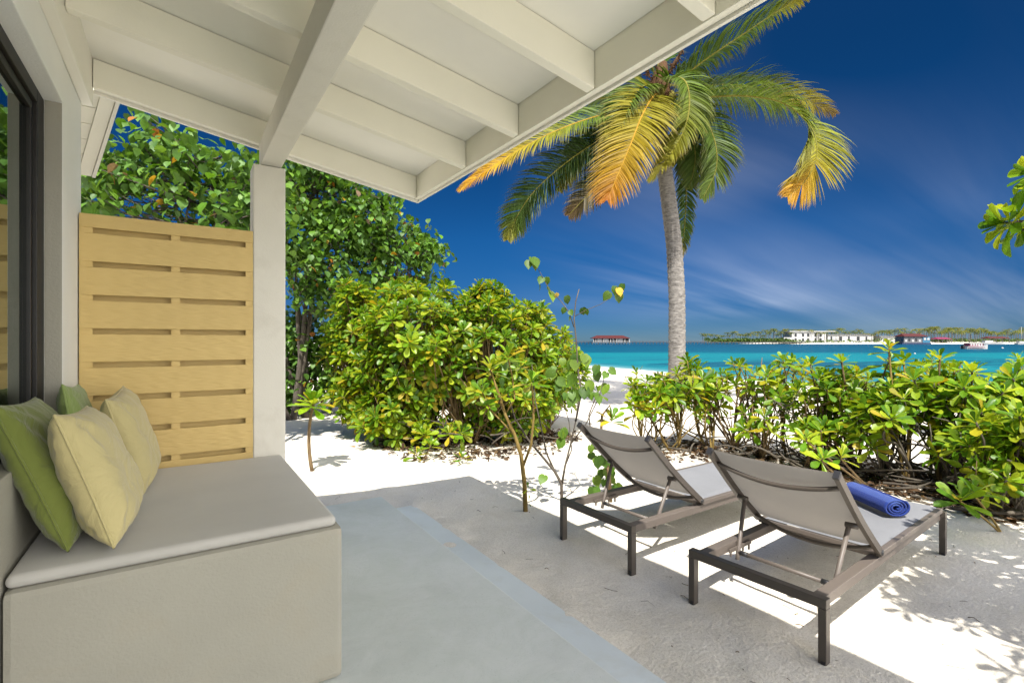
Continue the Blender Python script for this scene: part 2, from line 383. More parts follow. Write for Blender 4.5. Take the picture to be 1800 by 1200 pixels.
class MB:
    """collects boxes and tubes for ONE mesh"""
    def __init__(s): s.V = []; s.F = []; s.n = 0; s.sm = []; s.C = []
    def add(s, V, F, sm=False, col=None):
        V = [tuple(v) for v in V]
        s.V += V; s.F += [tuple(i+s.n for i in f) for f in F]; s.sm += [sm]*len(F); s.n += len(V)
        s.C += [col or (1, 1, 1)]*len(V)
    def box(s, lo, hi, col=None, M4=None):
        x0, y0, z0 = lo; x1, y1, z1 = hi
        V = [(x0,y0,z0),(x1,y0,z0),(x1,y1,z0),(x0,y1,z0),(x0,y0,z1),(x1,y0,z1),(x1,y1,z1),(x0,y1,z1)]
        if M4 is not None: V = [tuple(M4 @ Vector(v)) for v in V]
        s.add(V, [(0,3,2,1),(4,5,6,7),(0,1,5,4),(1,2,6,5),(2,3,7,6),(3,0,4,7)], False, col)
    def tube(s, pts, rad, n=8, cap=True, col=None, flatz=1.0):
        pts = [Vector(p) for p in pts]; m = len(pts)
        if not isinstance(rad, (list, tuple)): rad = [rad]*m
        V = []; up = Vector((0, 0, 1)); prev = None
        for i, p in enumerate(pts):
            t = (pts[min(i+1, m-1)] - pts[max(i-1, 0)]).normalized()
            if prev is None:
                a = t.cross(up)
                if a.length < 0.05: a = t.cross(Vector((1, 0, 0)))
                a.normalize()
            else:
                a = (prev - t*prev.dot(t)).normalized()
            b = t.cross(a); prev = a
            for k in range(n):
                q = 2*math.pi*k/n
                V.append(p + a*math.cos(q)*rad[i] + b*math.sin(q)*rad[i]*flatz)
        F = [(i*n+k, i*n+(k+1) % n, (i+1)*n+(k+1) % n, (i+1)*n+k) for i in range(m-1) for k in range(n)]
        if cap: F += [tuple(range(n-1, -1, -1)), tuple((m-1)*n+k for k in range(n))]
        s.add(V, F, True, col)
    def build(s, name, mat, parent=None, bevel=0.0, local=False, usecol=False, **t):
        me = mesh(name, s.V, s.F, mat, col=np.array(s.C) if usecol else None)
        me.polygons.foreach_set('use_smooth', s.sm)
        o = obj(name, me, parent, local, **t)
        if bevel > 0:
            bm = bmesh.new(); bm.from_mesh(me)
            bmesh.ops.bevel(bm, geom=bm.edges[:], offset=bevel, segments=2, affect='EDGES', profile=0.6)
            bm.to_mesh(me); bm.free()
        return o
def rbar(mb, a, b, w, h, up=Vector((0, 0, 1))):
    """rectangular bar from a to b, width w (sideways) and height h (along up)"""
    a = Vector(a); b = Vector(b); t = (b-a).normalized(); s = t.cross(up).normalized(); u = s.cross(t)
    V = []
    for p in (a, b):
        for i, j in ((-1, -1), (1, -1), (1, 1), (-1, 1)): V.append(p + s*(i*w/2) + u*(j*h/2))
    mb.add(V, [(0,1,2,3),(7,6,5,4),(0,4,5,1),(1,5,6,2),(2,6,7,3),(3,7,4,0)])

# ------------------------------------------------------------------ ground: one sheet of sand from the veranda to the far side of the lagoon
WATER_Z = -0.6
def shore_s(x, y):
    f = x*FW.x + y*FW.y; r = x*RT.x + y*RT.y
    return (f + 2.4*r - 58)/2.6 + 0.8*np.sin(f*0.13) + 0.35*np.sin(f*0.41+1)
def sand_z(x, y):
    x = np.asarray(x, float); y = np.asarray(y, float); s = shore_s(x, y)
    t = np.clip((s+11)/12, 0, 1); base = -0.62*t*t*(3-2*t) - np.clip(s, 0, 20)*0.12
    amp = np.clip((-s+2)/6, 0, 1)
    def gnoise(px, py, sc, seed):
        return np.sin(px*sc+seed+1.3*np.sin(py*sc*0.83+seed*2))*np.cos(py*sc*1.1+seed*1.7+0.9*np.sin(px*sc*0.61))
    near = np.clip(((x-1.7)**2/0.6+0.0), 0, 1)
    n = 0.010*gnoise(x, y, 2.1, 0.3) + 0.004*gnoise(x, y, 5.3, 2.1) + 0.0015*gnoise(x, y, 12.7, 4.0)
    n = n + 0.014*gnoise(x, y, 7.5, 0.7)*np.exp(-((x-1.80)/0.09)**2) + 0.004*np.exp(-((x-1.80)/0.12)**2)
    far = np.clip((np.hypot(x-2, y-2)-6)/8, 0, 1)
    n = n + far*0.035*gnoise(x, y, 0.55, 1.2)
    return base + amp*n
def build_ground():
    rings = [0.0]; r = 0.25
    while r < 9000:
        rings.append(r); r *= 1.020 if r < 60 else 1.10
    na = 420; ang = np.linspace(0, 2*math.pi, na, endpoint=False)
    cx, cy = 1.4, 1.6
    rr = np.array(rings[1:]); X = cx + rr[:, None]*np.sin(ang)[None]; Y = cy + rr[:, None]*np.cos(ang)[None]
    Z = sand_z(X, Y); rad = np.hypot(X-cx, Y-cy)
    # fine unevenness from footprints and raking
    for i in range(len(rr)):
        if 0.6 < rr[i] < 14:
            for k in range(na):
                v = Vector((X[i, k]*3.1, Y[i, k]*3.1, 0.5))
                Z[i, k] += 0.007*noise.noise(v) + 0.003*noise.noise(v*2.7)
    V = np.vstack([[[cx, cy, 0]], np.stack([X.ravel(), Y.ravel(), Z.ravel()], 1)])
    F = [(0, 1+k, 1+(k+1) % na) for k in range(na)]
    nr = len(rr)
    for i in range(nr-1):
        o = 1+i*na
        F += [(o+k, o+na+k, o+na+(k+1) % na, o+(k+1) % na) for k in range(na)]
    F = [tuple(reversed(f)) for f in F]
    obj('sand_ground', mesh('sand_ground', V, F, M['sand'], True), kind='structure', label='white coral sand of the garden and beach')
    me = mesh('lagoon_water', [tuple(FR(*p, WATER_Z)) for p in ((8, -9000), (8, 9000), (16000, 15000), (16000, -15000))], [(0, 1, 2, 3)], M['water'])
    obj('lagoon_water', me, kind='structure', label='turquoise lagoon water')
build_ground()

# ------------------------------------------------------------------ house
def build_house():
    # platform of polished cement with a lower step
    p = MB(); p.box((-0.45, -3, -0.2), (1.47, 4.307, 0.14))
    p.build('cement_terrace', M['cement'], bevel=0.008, kind='structure', label='raised terrace floor of polished blue grey cement')
    p = MB(); p.box((1.4, -3, -0.2), (1.77, 4.30, 0.014))
    p.build('cement_step', M['cement_step'], bevel=0.006, kind='structure', label='low cement step along the terrace')
    # wall with window
    w = thing('house_wall', 'white stuccoed villa wall holding the dark framed window', 'wall', (-0.6, 3.0, 0.0))
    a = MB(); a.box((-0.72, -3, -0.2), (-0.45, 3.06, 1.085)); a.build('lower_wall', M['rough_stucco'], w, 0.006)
    a = MB(); a.box((-0.72, -3, 2.593), (-0.45, 3.06, 3.05)); a.build('lintel', M['wall_stucco'], w, 0.004)
    a = MB(); a.box((-0.72, 3.06, -0.2), (-0.452, 3.57, 3.05)); a.build('pier', M['wall_stucco'], w, 0.006)
    a = MB(); a.box((-0.514, 3.0565, 1.086), (-0.4545, 3.0595, 2.592)); a.build('reveal', M['rough_stucco'], w)
    a = MB(); a.box((-0.45, -3, 2.79), (-0.402, 3.575, 3.05)); a.build('ledger', M['trim'], w, 0.004)
    a = MB(); a.box((-0.456, 3.10, 1.2), (-0.448, 3.12, 1.8)); 
    # closed dark room behind the glass
    a = MB()
    for lo, hi in (((-3.6, -3, 0.0), (-3.5, 3.6, 3.0)), ((-3.5, 3.5, 0.0), (-0.73, 3.6, 3.0)), ((-3.5, -3.1, 0.0), (-0.73, -3, 3.0)),
                   ((-3.5, -3, 3.0), (-0.73, 3.6, 3.1)), ((-3.5, -3, 0.0), (-0.73, 3.5, 0.1))): a.box(lo, hi)
    a.build('room', M['interior'], w)
    # window
    win = MB()
    for lo, hi in (((-0.60, 2.93, 1.087), (-0.515, 3.055, 2.59)), ((-0.60, -3, 2.53), (-0.515, 2.93, 2.59)), ((-0.60, -3, 1.087), (-0.515, 2.93, 1.13))): win.box(lo, hi)
    wo = win.build('window_frame', M['frame_dark'], w, 0.004)
    sf = MB()
    for lo, hi in (((-0.575, 2.900, 1.132), (-0.530, 2.928, 2.528)), ((-0.575, -2.9, 2.49), (-0.530, 2.900, 2.528)), ((-0.575, -2.9, 1.132), (-0.530, 2.900, 1.16))): sf.box(lo, hi)
    sf.build('sash', M['frame_dark'], wo, 0.004)
    g = MB(); g.box((-0.552, -2.9, 1.161), (-0.544, 2.899, 2.489)); g.build('pane', M['glass'], wo)
    # bench
    b = MB(); b.box((-0.446, 2.076, 0.142), (0.55, 3.44, 0.748))
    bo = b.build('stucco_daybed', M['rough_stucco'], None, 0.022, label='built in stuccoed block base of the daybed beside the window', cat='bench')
    for m in ():
        pass
build_house()

def zb(x): return 2.885 - 0.162*(x+0.40)       # underside of the rafters
def build_roof():
    r = thing('veranda_roof', 'white painted timber veranda roof with sloping rafters and one long beam', 'roof', (0.5, 1.5, 2.6))
    def sloped(y0, y1, x0, x1, za, zbb, name, mat, bev=0.004):
        mb = MB(); V = []
        for x in (x0, x1):
            for y in (y0, y1):
                V += [(x, y, zb(x)+za), (x, y, zb(x)+zbb)]
        # order: x0y0 lo hi, x0y1 lo hi, x1y0 lo hi, x1y1 lo hi
        mb.add(V, [(0, 2, 6, 4), (1, 5, 7, 3), (0, 4, 5, 1), (2, 3, 7, 6), (0, 1, 3, 2), (4, 6, 7, 5)])
        return mb.build(name, mat, r, bev)
    ys = [3.58, 2.80, 2.22, 1.64, 1.06, 0.48, -0.10, -0.68, -1.26, -1.70]
    ys = [y for y in ys if y > -0.2] + [-0.45]
    for i, y in enumerate(ys):
        w = 0.05 if i else 0.045
        sloped(y-w, y, -0.399, 1.476, 0.0, 0.158, 'rafter', M['white_paint'])
    # ceiling boards, one per bay
    for i in range(len(ys)-1):
        sloped(ys[i+1]-0.02, ys[i]-0.024, -0.44, 1.476, 0.162, 0.18, 'ceiling_panel', M['ceiling_paint'], 0)
    sloped(-0.47, 3.62, -0.46, 1.56, 0.185, 0.21, 'roof_sheet', M['far_grey'], 0)
    f = MB(); f.box((1.479, -0.47, 2.578), (1.512, 3.606, 2.762)); f.build('fascia', M['white_paint'], r, 0.003)
    f = MB(); f.box((1.514, -0.49, 2.566), (1.530, 3.626, 2.775)); f.build('drip_edge', M['trim'], r, 0.002)
    mb = MB(); x0, x1 = -0.399, 1.512; V = []
    for x in (x0, x1):
        for y in (3.584, 3.606): V += [(x, y, zb(x)-0.016), (x, y, zb(x)+0.19)]
    mb.add(V, [(0, 2, 6, 4), (1, 5, 7, 3), (0, 4, 5, 1), (2, 3, 7, 6), (0, 1, 3, 2), (4, 6, 7, 5)])
    mb.build('barge_board', M['trim'], r, 0.002)
    f = MB(); f.box((0.415, -0.47, 2.602), (0.535, 3.535, 2.76)); f.build('beam', M['post_paint'], r, 0.006)
    p = MB(); p.box((0.373, 3.452, -0.1), (0.557, 3.62, 2.598))
    p.build('veranda_post', M['post_paint'], None, 0.008, label='square white painted post carrying the roof beam beside the daybed', cat='post')
    # rake corner of the main roof beyond the wall
    e = thing('main_roof_eave', 'pale soffit corner of the main roof rising beyond the white wall', 'roof', (-0.7, 4.4, 2.6))
    A = Vector((-0.50, 4.36, 2.607)); B = Vector((-0.305, 3.64, 2.905)); W = Vector((-1.3, 0, 0)); up = (B-A).normalized().cross(Vector((1, 0, 0)));  up = up if up.z > 0 else -up
    def slab(a, b, c, d, t, name, mat):
        V = [a, b, c, d, a+up*t, b+up*t, c+up*t, d+up*t]
        mb = MB(); mb.add(V, [(0, 1, 2, 3), (7, 6, 5, 4), (0, 4, 5, 1), (1, 5, 6, 2), (2, 6, 7, 3), (3, 7, 4, 0)])
        return mb.build(name, mat, e)
    d = (B-A).normalized(); n = 5; L = (B-A).length
    ox = Vector((-0.07, 0, 0))
    for i in range(n):
        a = A + ox + d*(0.07+i*(L-0.07)/n); b = A + ox + d*(0.07+(i+1)*(L-0.07)/n-0.006)
        slab(a+up*0.012, a+W+up*0.012, b+W+up*0.012, b+up*0.012, 0.02, 'soffit_board', M['white_paint'])
    slab(A, A+ox*0.97, B+ox*0.97, B, 0.10, 'rake_trim', M['white_paint'])
    slab(A+Vector((0.022, 0, 0))-up*0.01, A+Vector((0.003, 0, 0))-up*0.01, B+Vector((0.003, 0, 0))-up*0.01, B+Vector((0.022, 0, 0))-up*0.01, 0.16, 'rake_edge', M['trim'])
    slab(A+ox, A+W, A+W+d*0.065, A+ox+d*0.065, 0.05, 'eave_trim', M['white_paint'])
    slab(A+up*0.12, A+W+up*0.12, B+W+up*0.12, B+up*0.12, 0.03, 'roof_sheet', M['far_grey'])
    mb = MB(); V = []
    for x in (-1.75, -1.35):
        V += [(x, 3.62, -0.1), (x, 4.15, -0.1), (x, 4.15, 2.60), (x, 3.62, 2.82)]
    mb.add(V, [(0, 1, 2, 3), (7, 6, 5, 4), (0, 4, 5, 1), (1, 5, 6, 2), (2, 6, 7, 3), (3, 7, 4, 0)])
    mb.build('gable_wall', M['wall_stucco'], e)
build_roof()

def build_fence():
    f = thing('privacy_screen', 'yellow painted slatted privacy screen between the white wall and the post', 'fence', (-0.04, 3.47, 0.14))
    x0, x1 = -0.446, 0.372
    y0, y1 = 3.452, 3.474
    tz = 2.178
    m = MB(); m.box((x0, y0, tz-0.072), (x1, y1, tz)); m.build('slat', M['fence'], f, 0.0025)
    z = tz-0.072-0.031; k = 0
    while z > 0.2:
        m = MB(); m.box((x0, y0+0.0006*(k % 2), z-0.148), (x1, y1, z)); m.build('slat', M['fence'], f, 0.0025); z -= 0.179; k += 1
    for a, b in ((x0, x0+0.055), (-0.045, -0.003), (x1-0.040, x1)):
        m = MB(); m.box((a, y1-0.012 if False else y0+0.0065, 0.145), (b, y0+0.0205, tz-0.004))
        # batten shows between the slats, flush behind their face
        m.build('batten', M['fence'], f)
    z = tz-0.02
    while z > 0.3:
        m = MB(); m.box((x0, y1+0.034, z-0.15), (x1, y1+0.050, z)); m.build('back_slat', M['fence'], f); z -= 0.179
build_fence()

# ------------------------------------------------------------------ daybed cushion and pillows
def build_cushion():
    bm = bmesh.new()
    lo = Vector((-0.444, 2.098, 0.748)); hi = Vector((0.530, 3.435, 0.790))
    bmesh.ops.create_cube(bm, size=1.0)
    for v in bm.verts: v.co = Vector([lo[i] + (v.co[i]+0.5)*(hi[i]-lo[i]) for i in range(3)])
    bmesh.ops.bevel(bm, geom=bm.edges[:], offset=0.019, segments=4, affect='EDGES', profile=0.5)
    bmesh.ops.subdivide_edges(bm, edges=[e for e in bm.edges if e.calc_length() > 0.5], cuts=24, use_grid_fill=True)
    for v in bm.verts:
        if v.co.z > 0.77:
            n = noise.noise(v.co*2.2)*0.006 + noise.noise(v.co*6)*0.002
            ex = min(v.co.x-lo.x, hi.x-v.co.x, v.co.y-lo.y, hi.y-v.co.y); v.co.z += (n + 0.008)*min(1, max(0, ex/0.15))
        elif v.co.z < 0.76: pass
    me = bpy.data.meshes.new('daybed_cushion'); bm.to_mesh(me); bm.free(); me.materials.append(M['cushion'])
    me.polygons.foreach_set('use_smooth', [True]*len(me.polygons))
    t = thing('daybed_cushion', 'thin taupe grey seat cushion lying on the stuccoed daybed', 'cushion', (0.05, 2.75, 0.748))
    obj('pad', me, t)
    for zz, nm in ((0.792, 'piping'),)[:0]:
        a = 0.006; pts = []
        for (cx, cy, s) in ((hi.x-0.02, lo.y+0.02, -90), (hi.x-0.02, hi.y-0.02, 0), (lo.x+0.02, hi.y-0.02, 90), (lo.x+0.02, lo.y+0.02, 180)):
            for k in range(4):
                q = R(s+k*30); pts.append((cx+0.0235*math.cos(q), cy+0.0235*math.sin(q), zz))
        pts.append(pts[0]); m = MB(); m.tube(pts, 0.003, 6, False); m.build(nm, M['cushion'], t)
build_cushion()

def build_pillow(label, mat, center, yaw, lean, roll, size=0.5, T=0.10, seed=0):
    """pillow standing on its edge, face normal +X before yaw and lean"""
    n = 40; V = []; F = []; a = size/2
    Mx = Matrix.Translation(Vector((0, 0, 0))) @ Matrix.Rotation(yaw, 4, 'Z') @ Matrix.Rotation(-lean, 4, 'Y') @ Matrix.Rotation(roll, 4, 'X')
    def pt(u, v, sgn):
        su = u; sv = v
        pin = 0.06
        y = a*su*(1-pin*(1-sv*sv)**1.0*abs(su)**1.5); z = a*sv*(1-pin*(1-su*su)*abs(sv)**1.5)
        t = T*(max(0, (1-su**2)*(1-sv**2)))**0.38
        q = Vector((u*2.2+seed*3.1, v*2.2+seed, sgn*2))
        t *= 1 + 0.13*noise.noise(q) + 0.07*noise.noise(q*2.3)
        # creases run in from the corners and along the seams
        r = math.sqrt((1-abs(su))**2 + (1-abs(sv))**2)
        an = math.atan2(1-abs(sv), 1-abs(su)+1e-6)
        t *= 1+0.13*math.sin(an*9+seed+sgn)*math.exp(-((r-0.42)/0.26)**2)
        t *= 1+0.10*math.sin((su if abs(sv) > abs(su) else sv)*26+seed*2)*math.exp(-((1-max(abs(su), abs(sv)))/0.16)**2)
        t = max(t, 0)*1.0
        if sv < 0: t *= 1+0.18*(-sv)*(1-sv*sv)
        return Mx @ Vector((sgn*t, y, z))
    for sgn in (1, -1):
        base = len(V)
        for i in range(n+1):
            for j in range(n+1):
                # denser towards the seams
                u = math.sin((i/n*2-1)*math.pi/2); v = math.sin((j/n*2-1)*math.pi/2)
                V.append(pt(u, v, sgn))
        for i in range(n):
            for j in range(n):
                q = (base+i*(n+1)+j, base+(i+1)*(n+1)+j, base+(i+1)*(n+1)+j+1, base+i*(n+1)+j+1)
                F.append(q if sgn > 0 else q[::-1])
    zmin = min(v.z for v in V); c = Vector(center); c.z = 0.798 - zmin - 0.008
    t = thing('pillow', label, 'pillow', (c.x, c.y, 0.815), 0, 'pillows on the daybed')
    V = [v + c for v in V]
    cv = mesh('cover', V, F, mat, True); bm = bmesh.new(); bm.from_mesh(cv); bmesh.ops.remove_doubles(bm, verts=bm.verts, dist=0.0004); bm.to_mesh(cv); bm.free()
    obj('cover', cv, t)
    pts = []
    for e in range(4):
        for k in range(20):
            s = math.sin((k/20*2-1)*math.pi/2)
            u, v = ((s, -1), (1, s), (-s, 1), (-1, -s))[e]; pts.append(pt(u, v, 1)+c)
    pts.append(pts[0]); m = MB(); m.tube(pts, 0.0045, 6, False); m.build('piping', mat, t)
build_pillow('large olive green pillow at the left edge, behind the front cream pillow', M['pillow_green'], (-0.395, 2.44, 1.05), R(0), R(21), R(-3), 0.52, 0.080, 1)
build_pillow('front cream pillow with a visible seam, leaning on the olive pillow', M['pillow_cream'], (-0.25, 2.375, 1.05), R(-2), R(19), R(-3), 0.475, 0.092, 2)
build_pillow('small cream pillow nearest the yellow screen', M['pillow_cream'], (-0.20, 3.05, 1.05), R(-4), R(15), R(3), 0.47, 0.085, 3)
build_pillow('sage green pillow mostly hidden behind the two cream pillows', M['pillow_sage'], (-0.385, 3.02, 1.05), R(2), R(8), R(-4), 0.50, 0.060, 4)

# ------------------------------------------------------------------ loungers
def build_lounger(label, loc, rotz, legz):
    t = thing('sun_lounger', label, 'sun lounger', loc, rotz, 'pair of sun loungers on the sand')
    LOC[t.name] = Vector((0, 0, 0))
    W = 0.72; L = 1.98; H = 0.305; b = 0.045
    def part(mb, name, mat, bevel=0.0, parent=t, **k): return mb.build(name, mat, parent, bevel, True, **k)
    for x in (0.0, L):
        m = MB(); m.box((x-b/2, -W/2, H-b), (x+b/2, W/2, H)); part(m, 'crossbar', M['bronze'], 0.003)
        for s in (-1, 1):
            m = MB(); y = s*(W/2-b*0.4); m.box((x-b*0.5, y-b*0.4, -0.05), (x+b*0.5, y+b*0.4, H-b-0.001)); lg = part(m, 'leg', M['bronze'], 0.003)
            m = MB(); m.box((x-b*0.42, y-b*0.34, -0.02), (x-b*0.5-0.004, y+b*0.1, 0.018)); part(m, 'foot_cap', M['black_plastic'], 0, lg)
    for s in (-1, 1):
        m = MB(); y = s*(W/2-0.055); m.box((b/2+0.001, y-0.028, H-0.062), (L-b/2-0.001, y+0.028, H-0.012)); part(m, 'side_rail', M['taupe'], 0.004)
    for x in (0.86, 1.16, 1.46, 1.74):
        m = MB(); m.box((x-0.012, -W/2+0.084, H-0.055), (x+0.012, W/2-0.084, H-0.035)); part(m, 'under_slat', M['taupe'], 0.002)
    hx = 0.735; hz = H+0.03
    # seat frame and sling
    m = MB()
    for s in (-1, 1): m.box((hx+0.02, s*(W/2-0.03)-0.016, H-0.008), (L-0.02, s*(W/2-0.03)+0.016, H+0.024))
    m.box((L-0.05, -W/2+0.047, H-0.008), (L-0.021, W/2-0.047, H+0.022))
    m.box((hx+0.02, -W/2+0.047, H-0.008), (hx+0.045, W/2-0.047, H+0.02))
    part(m, 'seat_frame', M['taupe'], 0.004)
    nx, ny = 30, 12; V = []; F = []
    for i in range(nx+1):
        for j in range(ny+1):
            u = i/nx; v = j/ny*2-1
            V.append((hx+0.03+u*(L-hx-0.055), v*(W/2-0.014), H+0.027-0.010*(1-v*v)*min(1, 6*u*(1-u)+0.1) - (0.012 if abs(v) > 0.99 else 0)))
    F = [(i*(ny+1)+j, (i+1)*(ny+1)+j, (i+1)*(ny+1)+j+1, i*(ny+1)+j+1) for i in range(nx) for j in range(ny)]
    obj('seat_sling', mesh('seat_sling', V, F, M['seat_sling'], True), t, True)
    # backrest: origin at the hinge, s runs up the back
    ang = R(42); D = Vector((-math.cos(ang), 0, math.sin(ang))); Nn = Vector((math.sin(ang), 0, math.cos(ang))); O = Vector((hx, 0, hz)); BL = 0.765
    def bp(s, y, n=0.0):
        k = s/BL; bow = -0.03*math.sin(k*math.pi) + 0.03*max(0, k-0.75)**2*4*-1
        return O + D*s + Nn*(n+bow*0.55) + Vector((0, y, 0))
    for s in (-1, 1):
        m = MB(); y = s*(W/2-0.022)
        pts = [bp(BL*k/10, y) for k in range(11)]
        for a, c in zip(pts[:-1], pts[1:]): pass
        V = []; 
        for k, p in enumerate(pts):
            for i, j in ((-1, -1), (1, -1), (1, 1), (-1, 1)): V.append(p + Vector((0, i*0.0125, 0)) + Nn*(j*0.019))
        F = [(a*4+q, a*4+(q+1) % 4, a*4+4+(q+1) % 4, a*4+4+q) for a in range(10) for q in range(4)] + [(3, 2, 1, 0), (40, 41, 42, 43)]
        m.add(V, F); o = part(m, 'backrest_tube', M['bronze'], 0.0)
        m = MB(); p = bp(BL+0.004, y); rbar(m, p-D*0.006, p+D*0.012, 0.029, 0.042, Nn); part(m, 'end_cap', M['black_plastic'], 0, o)
        m = MB(); p = bp(-0.01, y); m.tube([p-Vector((0, 0.016, 0)), p+Vector((0, 0.016, 0))], 0.016, 10); part(m, 'hinge', M['black_plastic'], 0, o)
    V = []; ns, ny = 30, 16
    for i in range(ns+1):
        for j in range(ny+1):
            k = i/ns; v = j/ny*2-1
            sag = -0.020*(1-v*v)*math.sin(math.pi*min(1, k*1.0+0.0))**0.5 if 0 < k < 1 else -0.010*(1-v*v)
            V.append(bp(0.015+k*(BL-0.02), v*(W/2-0.012), 0.020+sag))
    F = [(i*(ny+1)+j, (i+1)*(ny+1)+j, (i+1)*(ny+1)+j+1, i*(ny+1)+j+1) for i in range(ns) for j in range(ny)]
    obj('back_sling', mesh('back_sling', V, F, M['sling'], True), t, True)
    for s0, dep in ((BL-0.10, 0.055), (0.06, 0.075)):
        m = MB(); pts = [bp(s0-dep*(1-(v*v))*0.55, v*(W/2-0.034), -0.006-dep*0.75*(1-v*v)) for v in [k/8-1 for k in range(17)]]
        m.tube(pts, 0.013, 8); part(m, 'bowed_bar', M['bronze'])
    # adjusting stay
    st_top = 0.33; fx, fz = 0.34, H-0.075
    for s in (-1, 1):
        m = MB(); y = s*(W/2-0.075); p = bp(st_top, y, -0.025); q = Vector((fx, s*(W/2-0.10), fz))
        m.tube([p, q, q+(q-p).normalized()*0.045], 0.0125, 8); part(m, 'stay', M['taupe'])
        m = MB(); m.tube([bp(st_top, s*(W/2-0.034), -0.022), bp(st_top, s*(W/2-0.092), -0.026)], 0.016, 8); part(m, 'stay_bracket', M['bronze'])
        m = MB()
        for k in range(4): m.box((0.26+k*0.07, s*(W/2-0.094)-0.004, H-0.085-0.010*(k % 2)), (0.272+k*0.07, s*(W/2-0.094)+0.004, H-0.055))
        m.box((0.25, s*(W/2-0.094)-0.004, H-0.062), (0.50, s*(W/2-0.094)+0.004, H-0.04)); part(m, 'ratchet', M['taupe'])
    m = MB(); m.tube([(fx, -(W/2-0.10), fz), (fx, W/2-0.10, fz)], 0.0125, 8); sb = part(m, 'stay_bar', M['taupe'])
    m = MB(); m.tube([(fx, W/2-0.16, fz), (fx, W/2-0.115, fz)], 0.0155, 8); part(m, 'sleeve', M['black_plastic'], 0, sb)
    m = MB(); m.tube([(fx, -W/2+0.115, fz), (fx, -W/2+0.16, fz)], 0.0155, 8); part(m, 'sleeve', M['black_plastic'], 0, sb)
    return t
build_lounger('nearer bronze framed sun lounger carrying the rolled blue towel', (2.485, 1.487, 0), R(3.5), 0)
build_lounger('farther bronze framed sun lounger with an empty seat, beside the slender saplings', (2.445, 2.63, 0), R(1.0), 0)

def build_towel():
    c0 = Vector((3.96, 1.36, 0.342)); c1 = Vector((4.19, 1.72, 0.342)); ax = (c1-c0).normalized(); L = (c1-c0).length
    sd = Vector((ax.y, -ax.x, 0)); up = Vector((0, 0, 1)); V = []; F = []; C = []
    # spiral roll of doubled cloth
    turns = 3.3; n = 150; m = 22; th0 = R(-70)
    prof = []
    for k in range(n+1):
        q = k/n; a = th0 + turns*2*math.pi*q; r = 0.014 + 0.058*q
        prof.append((r*math.cos(a)*1.2, max(-0.052, r*math.sin(a)*0.82)))
    for k, (x, z) in enumerate(prof):
        for j in range(m+1):
            w = j/m; e = 1.0
            jit = 0.0025*noise.noise(Vector((k*0.13, w*9, 1))) ; off = 0.006*noise.noise(Vector((k*0.06, 5, 7)))
            r = Vector((x, z)); rl = r.length
            p = c0 + ax*(w*L + off) + sd*(x*(1+jit/rl)) + up*(z*(1+jit/rl)+0.056)
            V.append(p)
            stripe = (0.006, 0.022, 0.17) if not (0.36 < ((k/n*turns) % 1.0) < 0.58) else (0.04, 0.075, 0.27)
            C.append(stripe)
    F = [(k*(m+1)+j, (k+1)*(m+1)+j, (k+1)*(m+1)+j+1, k*(m+1)+j+1) for k in range(n) for j in range(m)]
    me = mesh('rolled_towel', V, F, M['towel'], True, np.array(C))
    o = obj('rolled_towel', me, None, label='rolled royal blue terry towel on the seat of the nearer lounger', cat='towel')
    md = o.modifiers.new('thick', 'SOLIDIFY'); md.thickness = 0.011; md.offset = 0
build_towel()

# ------------------------------------------------------------------ leaves
def grid_leaf(rows, curl=0.0, fold=0.18, cup=0.0):
    V = []
    for (t, w, back) in rows:
        z = -curl*t*t
        V += [(-w, t+back, z+fold*w+cup*w*w), (0, t, z), (w, t+back, z+fold*w+cup*w*w)]
    F = []
    for i in range(len(rows)-1):
        a = i*3; F += [(a, a+1, a+4, a+3), (a+1, a+2, a+5, a+4)]
    return np.array(V, dtype=np.float32), F
SPAT = [(0, .012, 0), (.2, .05, 0), (.42, .105, 0), (.62, .165, 0), (.80, .195, 0), (.93, .15, 0), (1.0, .04, 0)]
L_SPAT = [grid_leaf(SPAT, c, f) for c, f in ((0.10, 0.35), (0.22, 0.5), (0.0, 0.2))]
HEART = [(0.02, .06, -.12), (.06, .30, -.10), (.24, .46, -.02), (.48, .47, 0), (.72, .33, 0), (.9, .13, 0), (1.06, .01, 0)]
L_HEART = [grid_leaf(HEART, c, f) for c, f in ((0.15, 0.22), (0.3, 0.1), (0.05, 0.35))]
GREEN = [(0.10, 0.225, 0.013), (0.13, 0.27, 0.015), (0.075, 0.175, 0.012), (0.19, 0.32, 0.017)]
LIME = [(0.27, 0.38, 0.02), (0.35, 0.42, 0.027)]
YELLOW = [(0.40, 0.36, 0.022), (0.46, 0.36, 0.03), (0.30, 0.32, 0.02)]
HGREEN = [(0.075, 0.165, 0.024), (0.095, 0.20, 0.028), (0.125, 0.235, 0.03), (0.06, 0.13, 0.026)]
HYEL = [(0.384, 0.216, 0.024), (0.384, 0.144, 0.03), (0.216, 0.144, 0.096)]
_lc = {}
def leaf_mesh(kind, shape, col, mat):
    key = (kind, shape, col, mat.name)
    if key not in _lc:
        V, F = {'s': L_SPAT, 'h': L_HEART}[kind][shape]
        _lc[key] = mesh('leaf', V, F, mat, True, np.tile(np.array(col), (len(V), 1)))
    return _lc[key]
